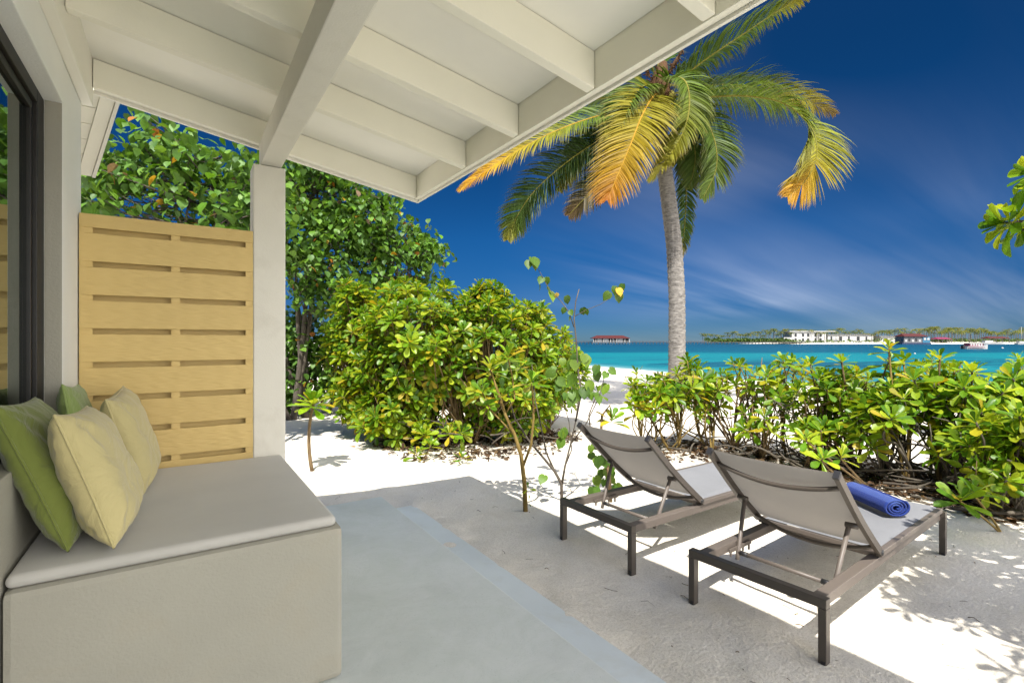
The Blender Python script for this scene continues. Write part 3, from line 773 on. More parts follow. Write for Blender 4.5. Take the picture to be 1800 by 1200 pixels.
class Leaves:
    def __init__(s, kind, mat): s.kind = kind; s.mat = mat; s.M = []; s.shape = []; s.col = []
    def add(s, Mx, shape, col): s.M.append(Mx); s.shape.append(shape); s.col.append(col)
    def build(s, parent, name='leaf', nparts=300, stuff='foliage', center=None):
        if not s.M: return
        A = np.array([np.array(m) for m in s.M]); pos = A[:, :3, 3]; size = np.linalg.norm(A[:, :3, 1], axis=1)
        rel = pos - np.array(CAM); d = np.linalg.norm(rel, axis=1)
        nrm = A[:, :3, 2]/np.maximum(1e-6, np.linalg.norm(A[:, :3, 2], axis=1))[:, None]
        face = np.abs((nrm*rel).sum(1)/d)
        f = rel@np.array(FW); r = rel@np.array(RT); inf = (f > 0.2) & (np.abs(r/np.maximum(f, 0.2)) < 1.04) & (np.abs(rel[:, 2]/np.maximum(f, 0.2)) < 0.70)
        score = size/d*(0.5+face)*np.where(inf, 1, 0.01)
        if center is not None:
            ctr = np.array(center); ex = ((pos-ctr)*(-rel/d[:, None])).sum(1); score = score*np.exp(ex*0.7)
        order = np.argsort(-score); L = rootloc(parent); top = order[:nparts]; rest = order[nparts:]
        inv = Matrix.Translation(-L)
        for i in top:
            if not inf[i]: rest = np.append(rest, i); continue
            o = bpy.data.objects.new(name, leaf_mesh(s.kind, s.shape[i], s.col[i], s.mat)); COL.objects.link(o)
            o.parent = parent; o.matrix_local = inv @ s.M[i]
        if len(rest):
            VV = []; CC = []; FF = []; n = 0
            for sh in range(3):
                idx = [i for i in rest if s.shape[i] == sh]
                if not idx: continue
                V, F = {'s': L_SPAT, 'h': L_HEART}[s.kind][sh]; B = A[idx]
                P_ = np.einsum('nij,vj->nvi', B[:, :3, :3], V) + B[:, None, :3, 3]
                VV.append(P_.reshape(-1, 3)); c = np.array([s.col[i] for i in idx]) * rng.uniform(0.8, 1.2, (len(idx), 1))
                CC.append(np.repeat(c, len(V), 0)); F = np.array(F)
                FF.append((F[None] + (np.arange(len(idx))*len(V))[:, None, None] + n).reshape(-1, 4)); n += len(idx)*len(V)
            me = mesh(stuff, np.vstack(VV), np.vstack(FF), s.mat, True, np.vstack(CC))
            obj(stuff, me, parent, kind='stuff')
def frame(pos, d, nrm, L, wid=1.0):
    d = d.normalized(); x = d.cross(nrm)
    if x.length < 1e-3: x = d.cross(Vector((0.3, 0.5, 0.8)))
    x.normalize(); z = x.cross(d)
    m = Matrix(((x.x*L*wid, d.x*L, z.x*L, pos.x), (x.y*L*wid, d.y*L, z.y*L, pos.y), (x.z*L*wid, d.z*L, z.z*L, pos.z), (0, 0, 0, 1)))
    return m
def pick(pal, w):
    return random.choices(pal, w)[0]
def rosette(lv, pos, axis, n=15, L=0.17, yellow=0.12, open_=1.0, pal=None):
    n = int(n*1.2); L = L*1.12
    axis = axis.normalized(); u = axis.orthogonal().normalized(); v = axis.cross(u)
    az0 = random.uniform(0, 6.28)
    for i in range(n):
        k = i/(n-1) if n > 1 else 1
        az = az0 + i*2.39996; tilt = R(16 + 80*open_*k**0.9 + random.uniform(-9, 9))
        rad = u*math.cos(az) + v*math.sin(az); d = axis*math.cos(tilt) + rad*math.sin(tilt)
        nrm = axis*math.sin(tilt) - rad*math.cos(tilt)
        d = (d + Vector((0, 0, -0.10*k))).normalized()
        nrm = (nrm + Vector((random.uniform(-.2, .2) for _ in range(3)))).normalized()
        ln = L*(0.5+0.55*k**0.6)*random.uniform(0.85, 1.12)
        base = pos - axis*(0.045*k*L/0.17)
        r = random.random()
        if r < yellow*k*1.4: c = random.choice(YELLOW)
        elif r < 0.30 + 0.50*k: c = random.choice(LIME) if random.random() < 0.72 else GREEN[3]
        else: c = random.choice(GREEN)
        lv.add(frame(base, d, nrm, ln, random.uniform(0.78, 1.08)), random.choice((0, 0, 1, 2)), c)
def curve_pts(a, b, bend, n=6, sag=0.0):
    a = Vector(a); b = Vector(b); out = []
    for i in range(n+1):
        t = i/n; p = a.lerp(b, t) + bend*(4*t*(1-t)); p.z -= sag*4*t*(1-t); out.append(p)
    return out
def rv(s): return Vector((random.uniform(-s, s), random.uniform(-s, s), random.uniform(-s, s)))
def inframe(p, m=1.0):
    q = p - CAM; f = q.dot(FW)
    return f > 0.1 and abs(q.dot(RT)/f) < 1.023*m and abs(q.z/f) < 0.682*m

def shrub(label, roots, blobs, n_ros, L=0.17, nleaf=15, yellow=0.12, stem_mat='bark_tan', stem_r=0.018, name='beach_cabbage_shrub', group=None,
          up=0.7, hollow=0.45, nparts=300, reject=None, zmin=0.12, bare=0):
    """roots: stem base points; blobs: (centre, (rx, ry, rz)) volumes filled with rosettes"""
    root0 = Vector((sum(r[0] for r in roots)/len(roots), sum(r[1] for r in roots)/len(roots), 0))
    t = thing(name, label, 'shrub', tuple(root0), 0, group)
    lv = Leaves('s', M['leaf']); tips = []
    vol = [b[1][0]*b[1][1]*b[1][2] for b in blobs]
    tries = 0
    while len(tips) < n_ros and tries < n_ros*30:
        tries += 1
        c, rad = random.choices(blobs, [v**0.75 for v in vol])[0]
        q = Vector((random.gauss(0, 1), random.gauss(0, 1), random.gauss(0, 1))).normalized()*(random.uniform(hollow, 1.0))
        p = Vector(c) + Vector((q.x*rad[0], q.y*rad[1], q.z*rad[2])) + rv(0.05)
        if p.z < zmin + 0.06: continue
        if reject and reject(p): continue
        if any((p-o[0]).length < L*0.52 for o in tips): continue
        ax = (Vector((q.x, q.y, q.z)).normalized()*(1-up) + Vector((0, 0, up)) + rv(0.25)).normalized()
        tips.append((p, ax))
    stems = {i: [] for i in range(len(roots))}
    for p, ax in tips:
        i = min(range(len(roots)), key=lambda k: (Vector(roots[k])-Vector((p.x, p.y, 0))).length + random.uniform(0, 0.3))
        stems[i].append((p, ax)); rosette(lv, p, ax, random.randint(int(nleaf*0.7), int(nleaf*1.2)), L*random.uniform(0.8, 1.15), yellow)
    for i, tp in stems.items():
        if not tp: continue
        mb = MB(); r0 = Vector(roots[i]); r0.z = float(sand_z(r0.x, r0.y))-0.03
        # 2..4 main limbs
        k = max(1, min(5 if name != 'overhanging_shrub' else 7, len(tp)//9)); cs = random.sample(tp, min(k, len(tp))); limbs = []
        for p, ax in cs:
            mid = r0.lerp(p, 0.72) - Vector((0, 0, 0.06)); pts = curve_pts(r0, mid, rv(0.12)+Vector((0, 0, -0.06)), 6)
            limbs.append(pts); mb.tube(pts, [stem_r*(1-0.55*j/6) for j in range(7)], 6)
        for p, ax in tp:
            L_ = min(limbs, key=lambda l: (l[-1]-p).length + (l[3]-p).length*0.5); s = L_[random.choice((2, 3, 4, 5, 6)) if name != 'overhanging_shrub' else random.choice((5, 6, 6))]
            e = p - ax*0.01
            c2 = e - ax*0.16
            pts = curve_pts(s, c2, rv(0.06), 4, 0.03) + [c2.lerp(e, 0.5), e]
            mb.tube(pts, [stem_r*0.42]*4 + [stem_r*0.36, stem_r*0.34, stem_r*0.38], 5)
        mb.build('stem', M[stem_mat], t)
    # bare old branches, crossing through the shrub
    for _ in range(bare):
        r0 = Vector(random.choice(roots)); r0.z = 0.02; c, rad = random.choice(blobs); c = Vector(c)
        e = c + Vector((random.uniform(-1, 1)*rad[0], random.uniform(-1, 1)*rad[1], random.uniform(-1, 1.05)*rad[2])); mb = MB()
        if reject and reject(e): continue
        k = random.uniform(.5, 1.1); pts = curve_pts(r0+rv(.08), e, rv(0.22), 8); mb.tube(pts, [stem_r*k*q for q in (.8, .75, .7, .6, .52, .45, .38, .3, .2)], 6)
        for j in (4, 5, 6):
            q = pts[j]+rv(.2)+Vector((0, 0, .1)); mb.tube(curve_pts(pts[j], q, rv(.04), 3), [stem_r*k*w for w in (.4, .32, .25, .15)], 5)
        mb.build('bare_branch', M[random.choice([stem_mat, 'bark_tan', 'bark_grey'])], t)
    ctr = sum((p for p, _ in tips), Vector())/max(1, len(tips))
    lv.build(t, nparts=nparts, center=ctr)
    return t, tips

# ---- the big bush left of centre
def B(px, py, d, rx, ry, rz): return (P(px, py, d), (rx, ry, rz))
shrub('large rounded yellow green beach shrub in the middle of the garden', [G(760, 7.5), G(830, 7.4), G(900, 7.7), G(690, 7.9), G(960, 8.2), G(800, 8.6), G(860, 8.8)],
      [B(745, 612, 7.6, 1.05, 1.0, 0.98), B(860, 620, 7.7, 1.05, 0.95, 0.97), B(640, 620, 8.0, 0.55, 0.8, 1.05), B(945, 640, 8.0, 0.52, 0.75, 0.75), B(700, 725, 7.2, 0.55, 0.5, 0.38), B(900, 700, 7.4, 0.7, 0.6, 0.5), B(985, 655, 8.8, 0.30, 0.6, 0.6), B(675, 745, 7.2, 0.45, 0.4, 0.25), B(800, 760, 7.1, 0.6, 0.3, 0.2), B(640, 690, 7.8, 0.5, 0.5, 0.5), B(705, 512, 7.6, .32, .3, .2), B(860, 520, 7.6, .3, .3, .2), B(935, 556, 8.0, .28, .3, .22), B(625, 525, 7.9, .3, .3, .25), B(600, 590, 7.9, .22, .3, .3)],
      1380, 0.165, 15, 0.15, hollow=0.66, up=0.55)
# ---- hedge on the right
HG = 'shrubs of the beach hedge behind the loungers'
shrub('low beach shrub in front of the palm trunk, at the left end of the hedge', [G(1180, 6.9), G(1250, 6.9), G(1130, 7.1), G(1290, 7.2)],
      [B(1175, 690, 7.0, 0.62, 0.5, 0.42), B(1225, 665, 7.1, 0.42, 0.4, 0.33), B(1120, 700, 6.9, 0.28, 0.3, 0.32), B(1265, 690, 7.0, 0.35, 0.4, 0.35)],
      84, 0.165, 12, 0.16, 'bark_yellow', 0.02, group=HG, up=0.6, hollow=0.3, bare=14)
shrub('open beach shrub with many bare tan branches, right of the palm trunk', [G(1330, 6.6), G(1385, 6.5), G(1290, 6.7), G(1420, 6.6)],
      [B(1345, 680, 6.6, 0.42, 0.5, 0.40), B(1380, 655, 6.7, 0.45, 0.4, 0.24), B(1300, 665, 6.7, 0.25, 0.4, 0.24), B(1345, 740, 6.3, 0.4, 0.3, 0.2)],
      46, 0.165, 11, 0.12, 'bark_tan', 0.022, group=HG, up=0.6, hollow=0.3, bare=14)
shrub('bright green middle shrub of the hedge, above the backrest of the nearer lounger', [G(1430, 6.1), G(1500, 5.9), G(1460, 6.3)],
      [B(1450, 712, 6.0, 0.5, 0.5, 0.38), B(1490, 678, 6.0, 0.34, 0.4, 0.28), B(1440, 760, 5.7, 0.32, 0.3, 0.2)],
      62, 0.175, 12, 0.10, 'bark_tan', 0.022, group=HG, up=0.6, hollow=0.3, bare=14)
shrub('tall hedge shrub whose top shoots reach over the distant floating house', [G(1590, 5.4), G(1640, 5.3), G(1555, 5.6)],
      [B(1590, 708, 5.4, 0.45, 0.45, 0.38), B(1630, 672, 5.5, 0.28, 0.3, 0.22), B(1560, 650, 5.5, 0.12, 0.1, 0.22), B(1540, 730, 5.2, 0.28, 0.3, 0.3)],
      60, 0.18, 12, 0.10, 'bark_grey', 0.026, group=HG, up=0.6, hollow=0.3, bare=14)
shrub('dense darker hedge shrub at the right edge in front of the moored motorboat', [G(1720, 5.0), G(1780, 4.9), G(1690, 5.1), G(1830, 4.8)],
      [B(1715, 712, 5.0, 0.45, 0.45, 0.36), B(1795, 700, 4.9, 0.33, 0.4, 0.36), B(1700, 780, 4.9, 0.4, 0.35, 0.25), B(1700, 668, 5.2, 0.18, 0.2, 0.2), B(1860, 700, 4.8, 0.4, 0.5, 0.4)],
      104, 0.17, 13, 0.06, 'bark_grey', 0.026, group=HG, up=0.55, hollow=0.2, bare=10)
shrub('nearest hedge shrub with big glossy leaves at the right edge', [G(1760, 4.3), G(1810, 4.2), G(1850, 4.1)],
      [B(1780, 770, 4.3, 0.30, 0.3, 0.24), B(1840, 780, 4.1, 0.35, 0.35, 0.3), B(1755, 830, 4.2, 0.22, 0.2, 0.12)],
      70, 0.155, 12, 0.05, 'bark_grey', 0.024, group=HG, up=0.55, hollow=0.2, bare=10)
# far row of the hedge and scrub beside it
shrub('loose shrub row farther toward the beach behind the hedge', [G(1480, 8.6), G(1620, 8.2), G(1760, 7.6), G(1560, 8.2)],
      [B(1500, 672, 8.4, 0.8, 0.5, 0.42), B(1640, 665, 8.0, 0.7, 0.5, 0.4), B(1780, 665, 7.6, 0.7, 0.5, 0.4)],
      48, 0.17, 11, 0.10, 'bark_tan', 0.02, group=HG, up=0.6, hollow=0.2, nparts=120)

# ---- small plants made from single rosettes
def sprig(name, label, base, tops, L=0.16, n=14, mat='bark_tan', r=0.012, yellow=0.3, bend=0.05):
    base = Vector(base); base.z = float(sand_z(base.x, base.y))-0.02
    t = thing(name, label, 'plant', tuple(base)); lv = Leaves('s', M['leaf']); mb = MB()
    for p, ax in tops:
        ax = Vector(ax).normalized(); q = Vector(p)
        pts = curve_pts(base, q-ax*0.03, rv(bend), 7) + [q]
        mb.tube(pts, [r*(1-0.35*i/8) for i in range(9)], 7); rosette(lv, q, ax, n, L, yellow)
    mb.build('stem', M[mat], t); lv.build(t); return t
gp = lambda px, py: P(px, py, 880*1.5/(py-600))
sprig('sea_lettuce_seedling', 'single stemmed seedling with one leaf rosette standing on open sand right of the post', gp(549, 826), [(P(551, 706, 5.86), (0.05, -.05, 1))], 0.23, 30, 'bark_tan', 0.022, 0.28)
sprig('ground_rosette', 'low yellow green rosette at the foot of the big bush, left one of two', gp(732, 808), [(P(733, 797, 6.3), (0.1, -.2, 1)), (P(757, 780, 6.4), (0.1, 0, 1))], 0.17, 10, 'bark_tan', 0.01, 0.5)
sprig('ground_rosette', 'tiny rosette on open sand, right one of two at the big bush foot', gp(812, 815), [(P(812, 803, 6.13), (0, -.1, 1))], 0.13, 9, 'bark_tan', 0.008, 0.3)
sprig('ground_rosette', 'leafy rosette low to the ground at the right edge, nearest plant to the rolled towel', G(1760, 3.95), [(P(1690, 876, 3.75), (-.35, -.3, 1)), (P(1712, 862, 3.8), (0.2, 0, 1))], 0.17, 10, 'bark_yellow', 0.010, 0.08)
sprig('hedge_sprout', 'leafy sprout hanging low over the sand just behind the nearer lounger backrest', G(1530, 5.2), [(P(1447, 805, 4.75), (-.3, -.5, .8)), (P(1480, 800, 4.8), (0.2, -.3, 1)), (P(1418, 770, 5.0), (-.2, -.3, 1))], 0.16, 11, 'bark_tan', 0.012, 0.05)

for lab, bx, d, tx, ty, mat in (('tall upright shoot of the hedge with a single bright rosette against the water', 1590, 5.3, 1563, 612, 'bark_yellow'), ('tall leafy shoot standing just left of the motorboat', 1650, 5.2, 1652, 628, 'bark_tan'),
                               ('slim shoot at the right edge of the hedge top', 1785, 5.0, 1792, 645, 'bark_tan'), ('slim shoot above the middle of the hedge', 1440, 6.0, 1425, 640, 'bark_tan'), ('short shoot left of the tall upright hedge shoot', 1500, 5.8, 1480, 634, 'bark_tan')):
    sprig('hedge_shoot', lab, G(bx, d), [(P(tx, ty, d), (random.uniform(-.2, .2), 0, 1)), (P(tx+26, ty+22, d+.1), (.5, 0, .8))], 0.16, 11, mat, 0.014, 0.12)
# sapling with yellowing leaves, in front of the bush
def build_saplings():
    b = gp(924, 897)
    t = thing('forked_sapling', 'tan forked sapling with large yellow green leaves rising from the shade edge', 'sapling', tuple(b)); D0 = 4.44
    mb = MB()
    main = [P(924, 905, D0), P(922, 850, D0), P(916, 800, D0), P(905, 765, D0), P(888, 728, D0), P(876, 690, D0), P(862, 650, D0)]
    mb.tube(main, [0.022, 0.020, 0.018, 0.016, 0.014, 0.012, 0.009], 8)
    mb.tube([P(920, 818, D0), P(934, 780, D0-0.05), P(938, 735, D0-0.1), P(937, 700, D0-0.1), P(934, 672, D0-0.1)], [0.012, 0.011, 0.010, 0.009, 0.007], 7)
    mb.tube([P(888, 728, D0), P(905, 700, D0), P(900, 660, D0), P(893, 630, D0)], [0.008, 0.008, 0.007, 0.006], 6)
    mb.tube([P(905, 765, D0), P(862, 720, D0+.1), P(848, 690, D0+.2)], [0.008, 0.007, 0.006], 6)
    mb.build('stem', M['bark_yellow'], t)
    lv = Leaves('s', M['leaf'])
    for px, py, d, ax, n, L, y in ((862, 645, D0, (0, 0, 1), 12, 0.17, .35), (934, 668, D0-.1, (.1, 0, 1), 12, 0.16, .45), (893, 625, D0, (0, .1, 1), 11, 0.16, .3), (848, 688, D0+.2, (-.3, 0, 1), 10, 0.17, .5),
                                  (884, 690, D0-.05, (0, -.3, 1), 8, 0.17, .55), (915, 640, D0+.2, (.2, .2, 1), 11, .16, .3)):
        rosette(lv, P(px, py, d), Vector(ax), n, L, y)
    for px, py in ((928, 858), (920, 872), (930, 880)): rosette(lv, P(px, py, D0-0.02), Vector((random.uniform(-.6, .6), -.3, .7)), 4, 0.06, .1)
    lv.build(t)
    # slender hibiscus sapling with heart leaves
    D1 = 4.62; b = G(986, D1)
    t = thing('slender_sapling', 'tall slender sapling with round heart leaves reaching above the horizon', 'sapling', tuple(b)); mb = MB()
    def br(pts, r0, r1, d=D1, dd=0.0, mat=None):
        n = len(pts); mb.tube([P(x, y, d+dd*i) for i, (x, y) in enumerate(pts)], [r0+(r1-r0)*i/(n-1) for i in range(n)], 6)
    br([(988, 905), (987, 850), (975, 828), (950, 798), (930, 775), (905, 735), (892, 690)], 0.016, 0.006)
    br([(987, 855), (993, 820), (1003, 780), (1012, 740), (1018, 690)], 0.012, 0.004)
    br([(975, 828), (960, 795), (950, 745), (940, 700), (935, 640)], 0.010, 0.004, dd=.03)
    br([(1003, 780), (1030, 745), (1052, 700), (1065, 655)], 0.007, 0.003)
    br([(993, 820), (1005, 790), (1000, 740), (985, 690)], 0.006, 0.003, dd=.03)
    br([(1012, 740), (1022, 690), (1016, 650), (1013, 600), (1009, 560), (1012, 530), (1018, 508)], 0.010, 0.0045)
    br([(1009, 575), (1000, 548), (985, 528), (965, 508), (950, 480), (940, 462)], 0.005, 0.0025)
    br([(1010, 556), (1030, 545), (1055, 535), (1078, 520)], 0.004, 0.002)
    mb.build('stem', M['bark_grey'], t)
    lv = Leaves('h', M['heart_leaf'])
    def lf(px, py, L, c=None, d=D1):
        p = P(px, py, d) + rv(0.012); dd = Vector((random.uniform(-.5, .5), random.uniform(-.5, .2), random.uniform(-1, -.25))).normalized()
        nn = (-FW*0.7 + Vector((0, 0, 0.5)) + rv(0.5)).normalized()
        lv.add(frame(p, dd, nn, L), random.randint(0, 2), c or random.choice([(0.09, 0.17, 0.02), (0.13, 0.21, 0.02), (0.06, 0.13, 0.018)]))
    for x, y, L in ((936, 452, .12), (944, 455, .10), (930, 460, .09), (952, 486, .08), (962, 488, .07), (960, 508, .09), (968, 512, .10), (996, 522, .08), (1000, 545, .06), (990, 540, .06), (1024, 540, .08), (1030, 545, .06),
                    (1070, 512, .09), (1080, 505, .08), (1085, 515, .10), (1095, 500, .08), (946, 500, .06)): lf(x, y, L)
    lf(1086, 508, 0.08, (0.6, 0.33, 0.03)); lf(978, 516, 0.05, (0.5, 0.35, 0.06)); lf(1003, 555, .05)
    for _ in range(34):
        x, y = random.choice([(1015, 690), (1030, 660), (1010, 640), (1042, 670), (985, 690), (975, 640), (1020, 625), (1065, 655), (998, 665), (1012, 700), (970, 820), (1040, 790), (1030, 800), (995, 750)])
        lf(x+random.uniform(-22, 22), y+random.uniform(-20, 20), random.uniform(.06, .12))
    lv.build(t)
    # young shrub behind the farther lounger
    b = G(1072, 4.7)
    t = thing('yellowing_sapling', 'crooked small sapling with yellow leaves just behind the farther lounger head', 'sapling', tuple(b)); mb = MB()
    mb.tube([P(1073, 885, 4.7), P(1070, 830, 4.7), P(1062, 800, 4.7), P(1056, 770, 4.7), P(1058, 730, 4.7), P(1072, 712, 4.7), P(1076, 735, 4.68)], [0.02, .018, .017, .014, .012, .011, .010], 7)
    mb.tube([P(1062, 800, 4.7), P(1040, 770, 4.75), P(1035, 730, 4.8), P(1050, 690, 4.9)], [.009, .007, .006, .004], 6)
    mb.build('stem', M['bark_tan'], t)
    lv = Leaves('s', M['leaf']); rosette(lv, P(1076, 735, 4.66), Vector((0, -.3, 1)), 13, .15, .75); rosette(lv, P(1050, 688, 4.9), Vector((0, 0, 1)), 9, .13, .3); lv.build(t, nparts=120)
    lh = Leaves('h', M['heart_leaf'])
    for _ in range(26):
        p = P(random.uniform(1035, 1090), random.uniform(770, 860), random.uniform(4.6, 4.9)); lh.add(frame(p, Vector((random.uniform(-.5, .5), -.2, -.7)), (-FW+rv(.6)), random.uniform(.07, .13)), random.randint(0, 2), random.choice([(0.07, 0.15, 0.02), (0.11, 0.19, 0.02)]))
    lh.build(t, stuff='heart_foliage')
build_saplings()

# ------------------------------------------------------------------ heart leaved trees
def heart_tree(label, trunks, blobs, nleaf, L, seed, gap=0.0, name='sea_hibiscus_tree', twig=140, yel=0.022, trunk_r=0.06, nparts=300):
    random.seed(seed)
    b = trunks[0]; t = thing(name, label, 'tree', tuple(b))
    vol = [(q[1][0]*q[1][1]*q[1][2])**0.7 for q in blobs]; tips = []
    for _ in range(twig):
        c, r = random.choices(blobs, vol)[0]; q = Vector((random.gauss(0, 1), random.gauss(0, 1), random.gauss(0, 1))).normalized()*random.uniform(0.25, 1)**0.6
        tips.append(Vector(c)+Vector((q.x*r[0], q.y*r[1], q.z*r[2])))
    mb = {i: MB() for i in range(len(trunks))}; limbs = []
    for i, tr in enumerate(trunks):
        tr = Vector(tr); near = sorted(tips, key=lambda p: (Vector((p.x, p.y, 0))-Vector((tr.x, tr.y, 0))).length)
        for k in range(3):
            tgt = random.choice(near[:max(6, len(near)//3)]); pts = curve_pts(tr-Vector((0, 0, .1)), tgt, rv(0.35), 10)
            mb[i].tube(pts, [trunk_r*(1-0.8*j/10) for j in range(11)], 8); limbs.append((i, pts))
    for p in tips:
        i, l = min(limbs, key=lambda q: min((a-p).length for a in q[1][3:])+random.uniform(0, .5)); s = min(l[3:], key=lambda a: (a-p).length + max(0, a.z-p.z+0.1)*2)
        mb[i].tube(curve_pts(s, p, rv(0.12)+Vector((0, 0, -.06)), 5), [0.014, 0.012, 0.010, 0.008, 0.006, 0.004], 5)
    for i in mb: mb[i].build('trunk', M['bark_grey'], t)
    lv = Leaves('h', M['heart_leaf'])
    per = max(1, nleaf//len(tips))
    for p in tips:
        away = random.uniform(0.6, 1.3)
        for _ in range(int(per*away)):
            q = Vector((random.gauss(0, 1), random.gauss(0, 1), random.gauss(0, .8)))*0.16*(L/0.12)
            a = random.uniform(0, 6.28)
            d = Vector((math.cos(a)*.6, math.sin(a)*.6, random.uniform(-1.1, 0.05))).normalized()
            nn = (Vector((-d.x, -d.y, 0))*0.0 + Vector((math.cos(a), math.sin(a), 0.9)) + rv(0.5)).normalized()
            r = random.random(); c = random.choice(HYEL) if r < yel else (GREEN[0] if r < 0.12 else random.choice(HGREEN))
            lv.add(frame(p+q, d, nn, L*random.uniform(.6, 1.15)), random.randint(0, 2), c)
    ctr = sum(tips, Vector())/len(tips); lv.build(t, nparts=nparts, center=ctr)
heart_tree('heart leaved tree rising above the yellow screen, sky showing between its twigs', [G(330, 6.9), G(470, 7.0)],
           [B(250, 235, 6.6, .32, .4, .30), B(205, 290, 6.6, .35, .4, .45), B(330, 285, 6.7, .5, .5, .38), B(430, 300, 6.7, .38, .5, .36), B(290, 350, 6.6, .9, .6, .42), B(420, 375, 6.7, .5, .6, .5), B(180, 370, 6.6, .35, .5, .4), B(300, 480, 6.8, 1.3, .6, .5)],
           3300, 0.12, 11, twig=170, trunk_r=0.045)
heart_tree('dense heart leaved tree behind the big bush, orange leaves among green', [G(514, 9.6), G(540, 9.9), G(660, 10.2)],
           [B(560, 340, 9.4, .9, .8, .8), B(640, 400, 9.6, .95, .8, .75), B(540, 430, 9.2, .7, .8, .8), B(700, 460, 9.8, .8, .8, .75), B(680, 352, 9.6, .28, .3, .2), B(745, 440, 9.9, .25, .4, .28), B(610, 500, 9.4, 1.0, .8, .7), B(560, 270, 9.3, .6, .7, .6), B(760, 500, 10, .3, .4, .35), B(470, 360, 9.2, .6, .6, .9)],
           10500, 0.105, 12, twig=420, trunk_r=0.06)
heart_tree('shaded round leaved thicket left of the big bush, filling the space behind the post', [G(520, 10.6), G(575, 10.8), G(620, 10.4)],
           [B(540, 600, 10.4, .8, .8, .9), B(600, 620, 10.2, .8, .8, .85), B(530, 680, 10.2, .7, .7, .4), B(490, 620, 10.5, .8, .8, 1.0)],
           4200, 0.115, 13, name='round_leaf_thicket', twig=130, trunk_r=0.035, yel=0.02, nparts=200)

# overhanging shrub at the right, mostly outside the picture: its leaves throw the dappled shade on the sand
random.seed(21)
def rej(p):
    return inframe(p, 1.10)
shrub('overhanging leafy branches entering at the right edge against the sky', [Vector((4.3, -0.7, 0)), Vector((4.5, -0.3, 0))],
      [(Vector((2.75, -0.15, 2.45)), (0.45, 0.35, 0.25)), (Vector((3.3, 0.05, 2.3)), (0.4, 0.35, 0.3)), (Vector((3.55, -0.35, 2.1)), (0.4, 0.3, 0.25)), (Vector((4.0, 0.15, 2.35)), (0.4, 0.35, 0.3)),
       (Vector((2.35, -0.62, 2.3)), (0.28, 0.2, 0.2)), (Vector((2.75, -0.62, 1.9)), (0.3, 0.2, 0.2)), (Vector((3.1, 0.2, 1.8)), (0.3, 0.22, 0.2)), (Vector((4.5, 0.3, 2.2)), (0.4, 0.3, 0.4)), (Vector((3.0, -0.4, 2.6)), (0.35, 0.25, 0.2)), (Vector((2.5, -0.2, 2.7)), (0.3, 0.2, 0.2)), (Vector((2.45, -0.85, 2.5)), (0.35, 0.25, 0.2)), (Vector((3.3, -0.75, 1.9)), (0.4, 0.25, 0.25)), (Vector((3.7, 0.4, 1.7)), (0.35, 0.25, 0.25))],
      235, 0.14, 10, 0.05, 'bark_grey', 0.03, name='overhanging_shrub', up=0.4, hollow=0.1, reject=rej)
def build_branch():
    t = thing('overhanging_branch', 'glossy green leaf cluster hanging into the sky at the right edge', 'branch', tuple(P(1880, 380, 2.7)))
    lv = Leaves('s', M['leaf']); mb = MB()
    for px, py, ax, n, L in ((1762, 392, (-.7, .2, .15), 18, .15), (1795, 405, (0, -.2, -.5), 14, .13), (1790, 372, (.1, .1, .8), 14, .14), (1815, 304, (-.9, .2, .1), 12, .15), (1822, 335, (-.2, 0, .3), 10, .12)):
        rosette(lv, P(px, py, 2.75), RT*ax[0]+FW*ax[1]+Vector((0, 0, ax[2])), n, L, 0.0)
        mb.tube([P(1880, 370, 2.8), P((1880+px)/2, (370+py)/2+6, 2.77), P(px, py, 2.75)], [.010, .008, .007], 6)
    mb.tube([Vector((3.9, -0.3, 2.25)), P(1900, 380, 2.85), P(1880, 370, 2.8)], [.014, .012, .010], 6)
    mb.build('twig', M['bark_grey'], t); lv.build(t)
build_branch()

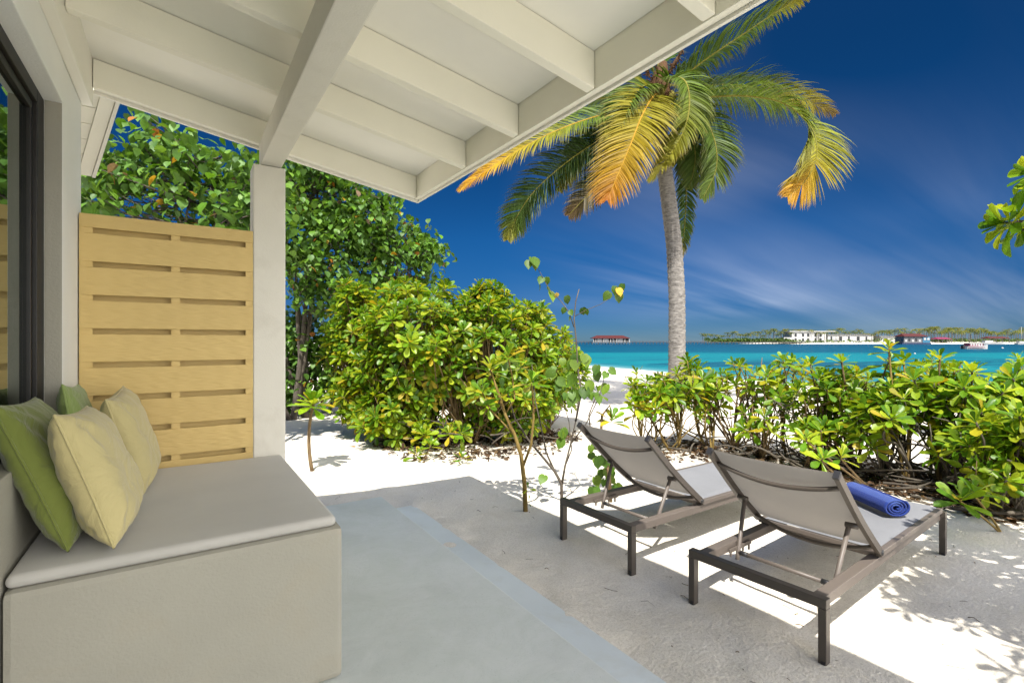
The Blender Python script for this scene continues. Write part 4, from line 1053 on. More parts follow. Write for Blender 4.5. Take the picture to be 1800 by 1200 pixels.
# ------------------------------------------------------------------ coconut palm
def build_palm():
    D = 11.0; random.seed(5)
    base = G(1190, D); t = thing('coconut_palm', 'tall coconut palm leaning slightly over the beach with orange tipped fronds', 'palm tree', tuple(base))
    # ringed trunk
    ctr = [(1189, 735), (1190, 660), (1190, 600), (1190, 520), (1185, 430), (1175, 350), (1166, 280), (1160, 220), (1158, 180)]
    rads = [0.205, 0.185, 0.18, 0.175, 0.17, 0.165, 0.16, 0.15, 0.14]
    n = 190; pts = []; rr = []
    for i in range(n+1):
        q = i/n*(len(ctr)-1); k = min(int(q), len(ctr)-2); f = q-k
        x = ctr[k][0]*(1-f)+ctr[k+1][0]*f; y = ctr[k][1]*(1-f)+ctr[k+1][1]*f; r = rads[k]*(1-f)+rads[k+1]*f
        pts.append(P(x, y, D)); rr.append(r*(1+0.028*((i % 3)-1)+random.uniform(-.012, .012)))
    # smooth the polyline
    for _ in range(12): pts = [pts[0]] + [(pts[i-1]+pts[i]*2+pts[i+1])/4 for i in range(1, n)] + [pts[-1]]
    mb = MB(); mb.tube(pts, rr, 20); mb.build('trunk', M['palm_bark'], t)
    # crown fibre
    mb = MB(); C0 = P(1160, 165, D)
    mb.tube([P(1158, 200, D), P(1158, 175, D), P(1160, 145, D), P(1166, 110, D)], [0.15, 0.24, 0.22, 0.08], 14)
    for k in range(90):
        a = random.uniform(0, 6.28); h = random.uniform(-0.25, 0.35); s = C0 + Vector((math.cos(a)*.15, math.sin(a)*.15, h)); d = Vector((math.cos(a), math.sin(a), random.uniform(-.6, 1.0)))
        mb.tube([s, s+d*0.14, s+d*0.25+Vector((0, 0, -.08))], [0.016, 0.010, 0.003], 4)
    mb.build('crown_fibre', M['fibre'], t)
    for px, py, px2, py2 in ((1175, 130, 1200, 88), (1205, 165, 1228, 172), (1140, 130, 1128, 95)):
        mb = MB(); a = P(px, py, D-.2); b = P(px2, py2, D-.3); mb.tube([a, a.lerp(b, .5), b], [.03, .045, .012], 6)
        for k in range(40):
            s = a.lerp(b, random.random()); mb.tube([s, s+rv(.10)+Vector((0, 0, -.03))], [.018, .008], 4)
        mb.build('flower_stalk', M['fibre'], t)
    for k in range(5):
        a = k*1.3; p = C0 + Vector((math.cos(a)*.25, math.sin(a)*.25, -0.10)); bm = bmesh.new()
        bmesh.ops.create_icosphere(bm, subdivisions=2, radius=0.085)
        for v in bm.verts: v.co = Vector((v.co.x, v.co.y, v.co.z*1.25)) + p
        me = bpy.data.meshes.new('coconut'); bm.to_mesh(me); bm.free(); me.materials.append(M['rachis']); me.polygons.foreach_set('use_smooth', [True]*len(me.polygons)); obj('coconut', me, t)
    G0 = (0.055, 0.105, 0.014); G1 = (0.095, 0.145, 0.016); Y0 = (0.24, 0.22, 0.018); OR = (0.38, 0.20, 0.012); DG = (0.026, 0.052, 0.013); BR = (0.16, 0.10, 0.05)
    def frond(pts2, cols, Ll=0.75, rach='rachis', droop=0.55, n=92, start=0.10, side=1.0, wmax=0.038, left=None, ragged=0.10, face=0.0):
        """pts2: (px, py, depth); cols: list of (t, colour)"""
        Pn = [P(*p) for p in pts2]; N = 60; path = []
        # Catmull-Rom
        Q = [Pn[0]*2-Pn[1]] + Pn + [Pn[-1]*2-Pn[-2]]
        for i in range(N+1):
            q = i/N*(len(Pn)-1); k = min(int(q), len(Pn)-2); f = q-k; a, b, c, d = Q[k], Q[k+1], Q[k+2], Q[k+3]
            path.append(0.5*((2*b)+(c-a)*f+(2*a-5*b+4*c-d)*f*f+(3*b-a-3*c+d)*f**3))
        mb = MB(); mb.tube(path, [0.030*(1-0.9*i/N)+0.002 for i in range(N+1)], 6, flatz=0.7)
        fo = mb.build('frond', M[rach], t)
        V = []; F = []; C = []
        def colat(u):
            for (a, ca), (b, cb) in zip(cols[:-1], cols[1:]):
                if u <= b: f = (u-a)/(b-a) if b > a else 0; return tuple(ca[i]*(1-f)+cb[i]*f for i in range(3))
            return cols[-1][1]
        L_tot = sum((path[i+1]-path[i]).length for i in range(N))
        n = int(n*2.0)
        for i in range(n):
            u = start + (1-start)*(i+random.uniform(-.3, .3))/n; u = min(0.998, max(0.02, u)); q = u*N; k = min(int(q), N-1); p = path[k].lerp(path[k+1], q-k)
            tan = (path[min(k+2, N)]-path[max(k-1, 0)]).normalized()
            sd = tan.cross(Vector((0, 0, 1)))
            if sd.length < 0.25: sd = sd + RT*0.6
            sd.normalize()
            fc = face if face >= 0 else max(0, min(1, (u-.35)/.3))*.9; dr = droop if face >= 0 else droop*(1-.55*fc)
            if fc > 0:
                im = tan.cross(FW); im = im.normalized() if im.length > .1 else sd
                if im.dot(sd) < 0: im = -im
                sd = (sd*(1-fc) + im*fc).normalized()
            up = sd.cross(tan)
            if up.z < 0: up = -up
            prof = (math.sin(math.pi*min(1, (u*0.86+0.14)))**0.55) if u > .25 else (0.55+1.5*u*0.8)
            for s in (-1, 1):
                if random.random() < 0.03: continue
                ln = Ll*1.15*prof*random.uniform(0.80, 1.10)
                if s == left: ln *= 0.9
                fwd = 0.35+0.75*u + max(0, u-.8)*4; d0 = (sd*s + tan*fwd + up*0.28 + rv(ragged)).normalized()
                m_ = 5; pp = p.copy(); d = d0.copy(); w0 = wmax*random.uniform(.8, 1.1)
                cu = colat(u); jit = random.uniform(.75, 1.2)
                wn = d.cross(up+rv(.5)).normalized() if d.cross(up).length > .05 else sd
                b0 = len(V)
                for j in range(m_+1):
                    tt = j/m_; w = w0*(0.45+0.9*tt if tt < .35 else max(0.03, 1.18*(1-tt)**0.7))*0.5
                    V.append(pp - wn*w); V.append(pp + wn*w)
                    tipc = tuple(cu[q_]*(1-.0*tt) for q_ in range(3)); kk = max(0, tt-0.75)*2.4
                    cc = tuple((tipc[q_]*(1-kk)+BR[q_]*kk)*jit for q_ in range(3)); C += [cc, cc]
                    pp = pp + d*(ln/m_); d = (d + Vector((0, 0, -dr*(0.25+tt)*0.80))+rv(0.04)).normalized()
                F += [(b0+2*j, b0+2*j+1, b0+2*j+3, b0+2*j+2) for j in range(m_)]
        me = mesh('leaflets', [tuple(v) for v in V], F, M['palm_leaf'], False, np.array(C)); obj('leaflets', me, fo)
    c = (1160, 160)
    GR = [(0, G0), (.6, G1), (1, Y0)]; GREENC = [(0, G0), (1, G1)]; DK = [(0, DG), (.8, G0), (1, BR)]
    # back and upper fronds first
    frond([(1160, 150, 11.1), (1150, 60, 11.6), (1110, -40, 12.2), (1040, -100, 12.8), (960, -110, 13.2)], GREENC)
    frond([(1160, 150, 11.1), (1175, 60, 11.5), (1210, -30, 11.9), (1260, -90, 12.3), (1320, -110, 12.6)], GREENC)
    frond([(1155, 160, 11.1), (1090, 120, 11.4), (1010, 100, 11.8), (930, 120, 12.0), (860, 170, 12.2)], GREENC)
    frond([(1155, 170, 11.0), (1080, 170, 11.2), (1010, 185, 11.4), (940, 225, 11.5), (890, 285, 11.5)], GREENC, 0.7)
    frond([(1160, 150, 11.2), (1130, 90, 11.9), (1080, 40, 12.8), (1010, 20, 13.5)], GREENC)
    frond([(1170, 150, 11.3), (1230, 150, 12.0), (1300, 150, 12.7), (1360, 165, 13.1), (1420, 200, 13.3)], [(0, DG), (.5, G0), (1, BR)], 0.65, ragged=.2)
    frond([(1185, 220, 11.25), (1200, 270, 11.35), (1206, 330, 11.3), (1203, 400, 11.25), (1196, 455, 11.2)], DK, 0.36, droop=.6, wmax=.04, n=80, ragged=.18, face=.5)
    frond([(1150, 180, 11.0), (1100, 205, 10.9), (1050, 240, 10.8), (1010, 285, 10.8), (985, 335, 10.8)], [(0, DG), (.6, G0), (1, Y0)], 0.6, droop=.35, face=.6)
    frond([(1165, 185, 10.9), (1195, 200, 10.8), (1215, 235, 10.7), (1222, 280, 10.7), (1212, 330, 10.7)], [(0, DG), (.6, G0), (1, G1)], 0.55, droop=.45, face=.6)
    frond([(1165, 160, 11.0), (1140, 150, 10.6), (1110, 165, 10.3), (1085, 200, 10.1), (1062, 245, 10.0)], [(0, G1), (.6, G1), (1, Y0)], 0.6, droop=.4, face=.4)
    # a: up right
    frond([(1168, 145, 10.9), (1205, 130, 10.7), (1250, 98, 10.5), (1310, 58, 10.3), (1370, 18, 10.2), (1420, -8, 10.1)], [(0, G0), (.7, G1), (.9, Y0), (1, Y0)], 0.78, droop=.5, n=110)
    # b: right, arching down with a yellow tip
    frond([(1170, 170, 10.9), (1235, 171, 10.6), (1310, 169, 10.4), (1378, 182, 10.2), (1424, 222, 10.1), (1436, 270, 10.0), (1418, 315, 10.0), (1385, 345, 10.0)], [(0, G0), (.45, G1), (.72, Y0), (.9, OR), (1, OR)], 0.88, droop=.75, n=140, face=-1)
    frond([(1175, 165, 11.1), (1250, 158, 11.1), (1320, 152, 11.2), (1395, 168, 11.2), (1468, 200, 11.2)], [(0, G0), (.5, G1), (.8, Y0), (1, BR)], 0.75, ragged=.25, droop=.45)
    # h: right of the trunk, green
    frond([(1170, 185, 10.9), (1215, 187, 10.6), (1242, 215, 10.5), (1258, 255, 10.4), (1258, 300, 10.4), (1236, 348, 10.4)], [(0, G0), (1, G1)], 0.66, n=95, droop=.4, face=.7)
    # e: left long with yellow tip
    frond([(1150, 185, 10.8), (1090, 195, 10.5), (1020, 214, 10.3), (950, 243, 10.1), (880, 283, 10.0), (805, 335, 9.9)], [(0, G0), (.35, G1), (.6, Y0), (.9, OR), (1, OR)], 0.72, 'rachis_orange', n=115, droop=.42, face=.45)
    # f: darker, left lower
    frond([(1150, 195, 10.9), (1090, 225, 10.7), (1010, 275, 10.6), (945, 330, 10.5), (910, 378, 10.5), (893, 420, 10.5)], [(0, DG), (.5, DG), (.8, G0), (1, Y0)], 0.62, droop=.30, n=110, face=.75)
    frond([(1155, 200, 10.8), (1120, 240, 10.6), (1078, 290, 10.5), (1040, 335, 10.4), (1000, 378, 10.4)], [(0, G0), (.6, DG), (1, BR)], 0.62, droop=.30, face=.75)
    # d: broad orange frond
    frond([(1160, 172, 10.7), (1150, 168, 10.3), (1130, 200, 9.9), (1108, 255, 9.7), (1085, 310, 9.6), (1068, 350, 9.55)], [(0, G1), (.22, Y0), (.45, (0.26, .22, .016)), (.72, (0.34, .20, .012)), (1, (0.36, .12, .010))], 0.85, 'rachis_orange', droop=.30, n=110, ragged=.08, face=.6)
    # c: centre, folding over in front of the trunk
    frond([(1165, 165, 10.8), (1180, 138, 10.4), (1203, 142, 10.1), (1212, 175, 10.0), (1204, 225, 9.95), (1175, 275, 9.9), (1140, 318, 9.9)], [(0, G0), (.4, G1), (.75, (0.15, .15, .018)), (1, Y0)], 0.60, droop=.5, n=110, face=.4)
    frond([(1160, 175, 10.8), (1172, 205, 10.4), (1185, 245, 10.3), (1180, 290, 10.2)], [(0, G0), (1, Y0)], 0.40, droop=.5, n=60)
build_palm()

# ------------------------------------------------------------------ litter
def build_litter():
    random.seed(9)
    def scatter(name, label, spots, n, Lr, cols, kind='s'):
        VV = []; FF = []; CC = []; k = 0
        for _ in range(n):
            c, r = random.choice(spots); a = random.uniform(0, 6.28); q = math.sqrt(random.random())*r
            x = c.x+math.cos(a)*q; y = c.y+math.sin(a)*q; z = float(sand_z(x, y))+random.uniform(0.004, 0.035)
            V, F = L_SPAT[random.randint(0, 1)] if kind == 's' else L_HEART[0]
            d = Vector((random.uniform(-1, 1), random.uniform(-1, 1), random.uniform(-.25, .25))); m = frame(Vector((x, y, z)), d, Vector((0, 0, 1))+rv(.7), random.uniform(*Lr))
            A = np.array(m); VV.append(V@A[:3, :3].T + A[:3, 3]); FF.append(np.array(F)+k); k += len(V); CC.append(np.tile(np.array(random.choice(cols))*random.uniform(.6, 1.2), (len(V), 1)))
        obj(name, mesh(name, np.vstack(VV), np.vstack(FF), M['dry_leaf'], True, np.vstack(CC)), kind='stuff', label=label)
    br = [(0.08, 0.045, 0.025), (0.13, 0.075, 0.042), (0.045, 0.026, 0.016), (0.17, 0.11, 0.06)]
    scatter('leaf_litter', 'brown dead leaves under the hedge', [(G(1180, 6.9), .7), (G(1280, 6.8), .6), (G(1400, 6.3), .7), (G(1500, 5.7), .6), (G(1600, 5.2), .6), (G(1700, 4.8), .6), (G(1790, 4.4), .5), (G(1660, 5.3), .8), (G(1800, 4.9), .8)], 3600, (.05, .13), br)
    scatter('leaf_litter', 'brown dead leaves under the big bush', [(G(800, 7.1), .9), (G(880, 7.2), .9), (G(730, 7.4), .6), (G(960, 7.8), .5)], 1500, (.05, .13), br)
    # fine twigs, shell bits and leaf crumbs on the open sand
    mb = MB()
    for _ in range(520):
        f = random.uniform(1.6, 8); r = random.uniform(-3.2, 6.5); p = FR(f, r)
        if p.x < 1.85 and p.y < 4.4: continue
        z = float(sand_z(p.x, p.y))+.003; a = random.uniform(0, 6.28); L = random.choice((.01, .015, .02, .03, .05, .08))*random.uniform(.5, 1.1)
        d = Vector((math.cos(a), math.sin(a), 0)); q = p+Vector((0, 0, z))
        mb.tube([q, q+d*L*.5+rv(L*.12)+Vector((0, 0, .003)), q+d*L], random.choice((.0009, .0014, .002)), 4)
    mb.build('sand_debris', M['bark_tan'], kind='stuff', label='small twigs and crumbs on the sand')
    # dead branches lying under the hedge
    mb = MB()
    for _ in range(60):
        px = random.uniform(1180, 1800); d = 7.0-(px-1180)/620*2.6+random.uniform(-.5, .4); p = G(px, d); p.z = random.uniform(.02, .16); a = random.uniform(0, 6.28); L = random.uniform(.25, .8)
        e = p+Vector((math.cos(a)*L, math.sin(a)*L, random.uniform(-.02, .22))); mb.tube(curve_pts(p, e, rv(.07), 5), [r*random.uniform(.9, 1.1) for r in (.014, .013, .011, .009, .007, .004)], 6)
    for px, d in ((840, 7.0), (760, 7.0), (900, 7.2), (700, 7.2)):
        for _ in range(9):
            p = G(px+random.uniform(-40, 40), d+random.uniform(-.2, .4)); p.z = random.uniform(.02, .3); a = random.uniform(0, 6.28); L = random.uniform(.3, .8)
            mb.tube(curve_pts(p, p+Vector((math.cos(a)*L, math.sin(a)*L, random.uniform(-.1, .3))), rv(.08), 5), [.012, .011, .010, .008, .006, .004], 6)
    mb.build('fallen_branches', M['bark_grey'], kind='stuff', label='dry fallen branches under the shrubs')
    # single fallen leaves on the sand
    for lab, px, py, L, c in (('brown fallen leaf on open sand between the seedling and the big bush', 612, 785, .12, (0.35, .20, .07)), ('grey curled fallen leaf on the sand beyond the farther lounger frame', 1118, 862, .11, (.10, .10, .09)), ('small yellow fallen leaf beside the hedge foot', 1172, 790, .09, (.6, .45, .05))):
        p = gp(px, py); p.z = float(sand_z(p.x, p.y))+.012; V, F = L_SPAT[1]; me = mesh('fallen_leaf', V, F, M['dry_leaf'], True, np.tile(np.array(c), (len(V), 1)))
        o = obj('fallen_leaf', me, label=lab, cat='leaf'); o.matrix_world = frame(p, RT+rv(.2), Vector((0, 0, 1))+rv(.4), L)
build_litter()

# low weathered bench behind the hedge
def build_bench():
    t = thing('beach_bench', 'low weathered grey timber bench glimpsed behind the hedge', 'bench', tuple(G(1655, 9.5)))
    for k in range(3):
        a = P(1590, 690, 9.4+k*.16); b = P(1725, 690, 9.4+k*.16); mb = MB(); rbar(mb, Vector((a.x, a.y, .48)), Vector((b.x, b.y, .48)), .13, .04); mb.build('plank', M['driftwood'], t)
    for px in (1605, 1710):
        for d in (9.42, 9.70):
            p = G(px, d); mb = MB(); mb.box((p.x-.035, p.y-.035, -.1), (p.x+.035, p.y+.035, .459)); mb.build('leg', M['driftwood'], t)
build_bench()

# ------------------------------------------------------------------ the far side of the lagoon
DI = 400.0
def XY(px, d=DI): p = P(px, 600, d); return Vector((p.x, p.y, 0))
def zpy(py, d=DI): return 1.5+(600-py)/880*d
def fbox(mb, px0, px1, z0, z1, d0=DI, dep=10.0, col=None):
    a = XY(px0, d0); w = (px1-px0)/880*d0
    Mx = Matrix.Translation(a) @ Matrix.Rotation(-YAW, 4, 'Z'); mb.box((0, 0, z0), (w, dep, z1), col, Mx)
def build_far():
    random.seed(33)
    # island of sand
    V = []; F = []; n = 90; 
    for i in range(n+1):
        x = -6+i/n*420
        for j, (dy, z) in enumerate(((-6, -.9), (-1, -.45), (3, .15), (12, .9), (40, 1.3), (90, 1.2), (120, -.9))):
            edge = min(1, max(0, (i-15)/12), (n-i)/4+.2); wob = 2.0*math.sin(i*.5)+1.2*math.sin(i*1.3)
            zz = -.9 + (z+.9)*edge
            V.append(FR(DI+8+dy+wob, (1372-900)/880*DI - 60 + x, zz))
    F = [(i*7+j, (i+1)*7+j, (i+1)*7+j+1, i*7+j+1) for i in range(n) for j in range(6)]
    obj('island_ground', mesh('island_ground', V, F, M['sand'], True), kind='structure', label='low sandy island across the lagoon')
    # jetty
    j = thing('long_jetty', 'long grey jetty on piles running along the horizon to the island', 'jetty', tuple(XY(1010)))
    mb = MB(); fbox(mb, 960, 1410, .75, 1.15, DI, 2.6); mb.build('deck', M['far_wood'], j)
    mb = MB(); fbox(mb, 960, 1250, 1.85, 1.95, DI+.1, .12); mb.build('handrail', M['far_wood'], j)
    for k in range(75):
        px = 962+k*6; mb = MB(); fbox(mb, px, px+.9, -1.2, .74, DI+.3, .4); fbox(mb, px, px+.9, -1.2, .74, DI+2, .4)
        if px < 1250: fbox(mb, px, px+.3, 1.16, 1.84, DI+.1, .12)
        mb.build('pile', M['far_wood'], j)
    # over-water house
    h = thing('overwater_house', 'white overwater house with dark red roof on the jetty, left of the palm trunk', 'house', tuple(XY(1042)))
    d = DI-8
    mb = MB(); fbox(mb, 1040, 1109, .5, 1.0, d, 12); mb.build('deck', M['far_grey'], h)
    for k in range(14):
        mb = MB(); fbox(mb, 1041+k*5, 1042+k*5, -1.2, .49, d+.4, .5); mb.build('pile', M['far_grey'], h)
    mb = MB()
    for a, b in ((1050, 1058), (1062, 1070), (1085, 1095), (1077, 1080)): fbox(mb, a, b, 1.01, 3.9, d+2, 8)
    mb.build('wall', M['far_white'], h)
    mb = MB(); fbox(mb, 1044, 1105, 1.01, 3.85, d+5, 4); mb.build('inner_wall', M['far_dark'], h)
    for k in (1043, 1047, 1060, 1073, 1083, 1098, 1106):
        mb = MB(); fbox(mb, k, k+.9, 1.01, 3.9, d+.6, .4); mb.build('column', M['far_white'], h)
    mb = MB(); fbox(mb, 1043, 1107, 1.6, 1.75, d+.5, .15); mb.build('railing', M['far_white'], h)
    def hip(px0, px1, ze, zr, d0, dep, inset, mat, par, nm='roof'):
        Mx = Matrix.Translation(XY(px0, d0)) @ Matrix.Rotation(-YAW, 4, 'Z'); w = (px1-px0)/880*d0
        V = [(0, 0, ze), (w, 0, ze), (w, dep, ze), (0, dep, ze), (inset, dep/2, zr), (w-inset, dep/2, zr), (0, 0, ze-.25), (w, 0, ze-.25), (w, dep, ze-.25), (0, dep, ze-.25)]
        mb = MB(); mb.add([Mx@Vector(v) for v in V], [(0, 1, 5, 4), (1, 2, 5), (2, 3, 4, 5), (3, 0, 4), (6, 7, 1, 0), (7, 8, 2, 1), (8, 9, 3, 2), (9, 6, 0, 3), (9, 8, 7, 6)]); return mb.build(nm, mat, par)
    hip(1041, 1108, 4.1, 6.3, d, 12, 4.5, M['far_red'], h)
    # white resort building
    b = thing('white_resort_block', 'long white two storey building behind the island palms', 'building', tuple(XY(1385, DI+22)))
    d = DI+22
    mb = MB(); fbox(mb, 1392, 1452, .8, 9.6, d+1, 14); mb.build('wall', M['far_white'], b)
    mb = MB(); fbox(mb, 1388, 1470, 9.61, 10.3, d, 16); mb.build('flat_roof', M['far_white'], b)
    mb = MB(); fbox(mb, 1455, 1535, .8, 7.2, d+2, 12); mb.build('wing', M['far_white'], b)
    mb = MB(); fbox(mb, 1453, 1537, 7.21, 7.7, d+1, 14); mb.build('wing_roof', M['far_grey'], b)
    for k in range(5):
        for z0 in (1.6, 5.6):
            mb = MB(); fbox(mb, 1397+k*11+(k % 2)*2, 1400.5+k*11+(k % 2)*2, z0, z0+2.6, d+.85, .2); mb.build('window', M['far_dark'], b)
    for k in range(5):
        mb = MB(); fbox(mb, 1460+k*15.4, 1463+k*15.4+(k % 2)*2, 2.2, 5.6, d+1.85, .2); mb.build('window', M['far_dark'], b)
    mb = MB(); fbox(mb, 1378, 1392, .5, 5.0, d-3, 8); mb.build('annex', M['far_white'], b)
    b = thing('small_white_house', 'small white house between the long building and the floating house', 'building', tuple(XY(1548, DI+20)))
    mb = MB(); fbox(mb, 1548, 1574, .8, 5.6, DI+20, 10); mb.build('wall', M['far_white'], b)
    mb = MB(); fbox(mb, 1546, 1576, 5.61, 6.2, DI+19, 12); mb.build('roof', M['far_grey'], b)
    mb = MB(); fbox(mb, 1553, 1560, 1.6, 4.2, DI+19.85, .2); mb.build('window', M['far_dark'], b)
    # floating house with red roof and blue end
    b = thing('floating_house', 'grey and blue boathouse with red roof moored at the island', 'boathouse', tuple(XY(1588, DI-14)))
    d = DI-16
    mb = MB(); fbox(mb, 1586, 1637, -.8, .5, d-1, 12); mb.build('hull', M['far_navy'], b)
    mb = MB(); fbox(mb, 1589, 1622, .51, 5.2, d, 9); mb.build('wall', M['far_grey'], b)
    mb = MB(); fbox(mb, 1622.1, 1635, .51, 5.0, d-.3, 9); mb.build('blue_wall', M['far_blue'], b)
    hip(1590, 1632, 5.5, 7.6, d-1, 11, 2.0, M['far_red'], b)
    for k in range(5):
        mb = MB(); fbox(mb, 1591+k*6, 1594.5+k*6, 1.2+(k % 2)*.5, 2.9+(k % 2), d-.15, .1); mb.build('window', M['far_dark' if k % 2 else 'far_white'], b)
    for k in range(2):
        mb = MB(); fbox(mb, 1624+k*6, 1628+k*6, 2.6, 4.2, d-.45, .1); mb.build('window', M['far_white'], b)
    for (px0, px1, ze, zr, m_, lab) in ((1648, 1674, 3.6, 5.0, 'far_pink', 'low pavilion with reddish roof under the palms'), (1738, 1776, 4.2, 5.6, 'far_red', 'beach pavilion with dark maroon roof near the right edge')):
        b = thing('beach_pavilion', lab, 'pavilion', tuple(XY(px0, DI+12)))
        hip(px0, px1, ze, zr, DI+10, 8, 2, M[m_], b)
        for k in range(4):
            mb = MB(); px = px0+1+k*(px1-px0-3)/3; fbox(mb, px, px+.8, .3, ze-.26, DI+10.5, .4); mb.build('column', M['far_wood'], b)
    # motorboat
    def hull(t, px, d, L, W, z0, z1, yaw, mat, nm='hull'):
        Mx = Matrix.Translation(XY(px, d)) @ Matrix.Rotation(-YAW+yaw, 4, 'Z'); V = []; n = 14
        for i in range(n+1):
            u = i/n; hw = W/2*(1-max(0, (u-.55)/.45)**2.2); sh = z1 + .35*u*u*(z1-z0)
            for (yy, z) in ((-hw, sh), (-hw*.75, z0+.15*(z1-z0)), (0, z0), (hw*.75, z0+.15*(z1-z0)), (hw, sh)): V.append(Mx@Vector((u*L, yy, z)))
        F = [(i*5+j, (i+1)*5+j, (i+1)*5+j+1, i*5+j+1) for i in range(n) for j in range(4)] + [(i*5+4, (i+1)*5+4, (i+1)*5, i*5) for i in range(n)] + [(0, 1, 2, 3, 4)]
        obj(nm, mesh(nm, [tuple(v) for v in V], F, mat), t); return Mx
    d = 140
    t = thing('moored_motorboat', 'white and pink cabin motorboat moored on the lagoon above the right hedge', 'boat', tuple(XY(1694, d)+Vector((0, 0, WATER_Z))))
    Mx = hull(t, 1694, d, 7.2, 2.3, -1.0, .15, R(4), M['far_white'])
    for nm, lo, hi, mt in (('cabin', (.9, -.9, .16), (4.9, .9, .95), 'far_pink'), ('cabin_roof', (.7, -1.0, .96), (5.4, 1.0, 1.10), 'far_white'), ('stripe', (.2, -1.19, -.22), (5.2, -1.14, -.08), 'far_pink'), ('outboard_motor', (-.5, -.35, -.7), (-.05, .35, .5), 'far_dark'), ('windscreen', (4.95, -.8, .16), (5.3, .8, .9), 'far_dark')):
        mb = MB(); mb.box(lo, hi, None, Mx); mb.build(nm, M[mt], t)
    for k in range(5):
        mb = MB(); mb.box((1.1+k*.76, -.925, .35), (1.6+k*.76, -.905, .85), None, Mx); mb.build('window', M['far_white'], t)
    t = thing('white_longboat', 'long white open boat drawn up at the island shore right of the motorboat', 'boat', tuple(XY(1722, DI-30)))
    Mx = hull(t, 1722, 370, 20, 3.2, -1.1, .5, R(2), M['far_white'])
    mb = MB(); mb.box((3, -1.3, .55), (9, 1.3, 2.2), None, Mx); mb.build('canopy', M['far_white'], t)
    t = thing('sailboat', 'white sailing boat with bare mast at the right edge of the island', 'boat', tuple(XY(1786, DI-40)))
    Mx = hull(t, 1786, 360, 9, 2.8, -1.1, .6, R(3), M['far_white'])
    mb = MB(); mb.tube([Mx@Vector((4, 0, .5)), Mx@Vector((4, 0, 12))], .09, 6); mb.build('mast', M['far_white'], t)
    mb = MB(); mb.box((1.5, -1, .7), (5.5, 1, 1.6), None, Mx); mb.build('cabin', M['far_white'], t)
    for px, py, lab in ((1762, 612, 'small white mooring buoy right of the motorboat'), (1608, 622, 'small white mooring buoy on the turquoise water left of the motorboat')):
        d = 880*2.1/(py-600); p = XY(px, d); p.z = WATER_Z+.05; bm = bmesh.new(); bmesh.ops.create_icosphere(bm, subdivisions=2, radius=.30 if d > 120 else .16)
        for v in bm.verts: v.co = v.co+p
        me = bpy.data.meshes.new('buoy'); bm.to_mesh(me); bm.free(); me.materials.append(M['far_white']); o = obj('mooring_buoy', me, label=lab, cat='buoy')
    # island palms: one model, copied
    def palm_proto(seed):
        random.seed(seed); tr = MB(); H = 10; lean = random.uniform(-.8, .8)
        tr.tube([(0, 0, -.5), (lean*.3, 0, 4), (lean*.8, 0, 7.5), (lean, 0, H)], [.30, .24, .20, .16], 6)
        V = []; F = []; C = []
        for k in range(17):
            a = k*2.4+random.uniform(-.2, .2); el = random.uniform(-.5, .95); d = Vector((math.cos(a), math.sin(a), el)).normalized(); p = Vector((lean, 0, H)); Lf = random.uniform(3.8, 4.8); m_ = 7
            col = random.choice([(0.07, 0.11, 0.018), (0.12, 0.145, 0.022), (0.05, 0.08, 0.015), (0.18, 0.17, 0.03)])
            for j in range(m_):
                q = p + d*(Lf/m_); sd = d.cross(Vector((0, 0, 1))).normalized(); w = .85*math.sin(math.pi*(j+.9)/(m_+1)); 
                for s in (-1, 1):
                    for h in range(2):
                        r0 = p.lerp(q, h*.5); b = len(V); tip = r0+sd*s*w+d*.25+Vector((0, 0, -.5*w)); V.extend([r0, r0+d*.20, tip]); F.append((b, b+1, b+2)); C += [col]*3
                p = q; d = (d+Vector((0, 0, -.26))).normalized()
        return tr, V, F, C
    protos = []
    for s in range(4):
        tr, V, F, C = palm_proto(100+s); protos.append((mesh('trunk', tr.V, tr.F, M['far_trunk']), mesh('crown', [tuple(v) for v in V], F, M['palm_leaf'], False, np.array(C))))
    random.seed(77); spots = []; ORD = 'one two three four five six seven eight nine ten eleven twelve thirteen fourteen fifteen sixteen seventeen eighteen nineteen twenty twenty-one twenty-two'.split()
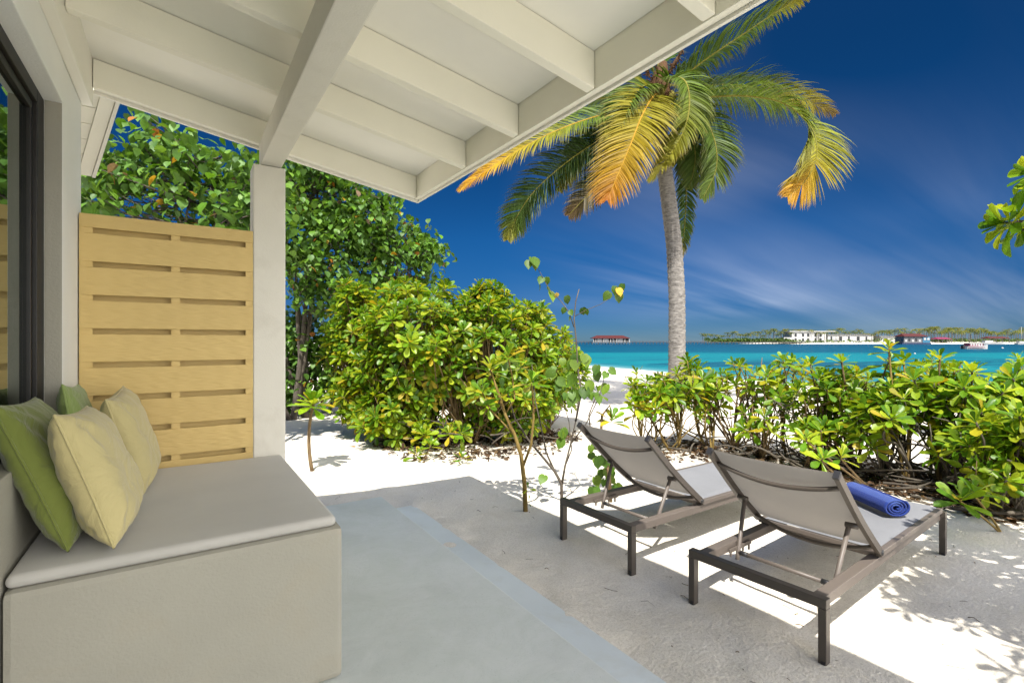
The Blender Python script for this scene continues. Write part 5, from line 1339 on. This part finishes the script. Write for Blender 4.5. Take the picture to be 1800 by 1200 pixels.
    # clusters (px range, count, top pixel range)
    for a, b, n, t0, t1 in ((1232, 1262, 6, 588, 583), (1262, 1300, 8, 590, 580), (1300, 1345, 12, 588, 581), (1345, 1392, 13, 586, 576), (1392, 1470, 17, 587, 577), (1470, 1560, 20, 586, 575), (1560, 1630, 14, 586, 575), (1630, 1690, 22, 583, 572), (1690, 1745, 16, 584, 573), (1745, 1800, 14, 586, 576), (1800, 1900, 18, 584, 573)):
        where = {1232: 'at the island\'s bare left tip', 1262: 'over low bushes near the left tip', 1300: 'over the densest bushes', 1345: 'just left of the white block', 1392: 'before the white block', 1470: 'before the low white wing', 1560: 'by the red roofed boathouse', 1630: 'around the reddish pavilion', 1690: 'behind the motorboat', 1745: 'above the maroon pavilion', 1800: 'beyond the right edge'}[a]
        for k in range(n): spots.append((a+(b-a)*(k+random.uniform(.1, .9))/n, random.uniform(t1, t0), 'island palm %s, %s from left' % (where, ORD[k])))
    for k, (px, ty, lab) in enumerate(spots):
        d = DI+random.uniform(14, 60); p = XY(px, d); p.z = .8 if px > 1262 else .3
        h = (600-ty)/880*d+1.5-p.z; s = h/11.2
        t = link(bpy.data.objects.new('coconut_palm', None)); t.location = p; t.scale = (max(.75, s**.5),)*2+(s,); t.rotation_euler = (0, 0, random.uniform(0, 6.28))
        tag(t, lab, 'palm tree', 'coconut palms on the distant island')
        tm, cm = random.choice(protos)
        for nm, me in (('trunk', tm), ('crown', cm)): o = link(bpy.data.objects.new(nm, me)); o.parent = t
    # island undergrowth, one mass
    V = []; F = []; C = []
    for _ in range(12000):
        px = random.uniform(1238, 1900) if random.random() < .5 else random.uniform(1255, 1400); d = DI+random.uniform(13 if px > 1388 else 1.5, 58); p = XY(px, d)
        lump = 3.0+1.8*noise.noise(Vector((px*.06, 1, 1)))+1.2*noise.noise(Vector((px*.21, d*.1, 1)))
        if 1395 < px < 1530: lump *= .55
        p.z = .6+random.random()**.6*max(.6, lump); b = len(V); u = rv(.7); w = rv(.7); V += [p+u, p+w, p-u, p-w]; F.append((b, b+1, b+2, b+3)); C += [random.choice([(0.045, 0.09, 0.014), (0.07, 0.12, 0.02), (0.10, 0.15, 0.026), (0.035, 0.065, 0.014)])]*4
    obj('island_undergrowth', mesh('island_undergrowth', [tuple(v) for v in V], F, M['heart_leaf'], False, np.array(C)), kind='stuff', label='low green bushes under the island palms')
build_far()
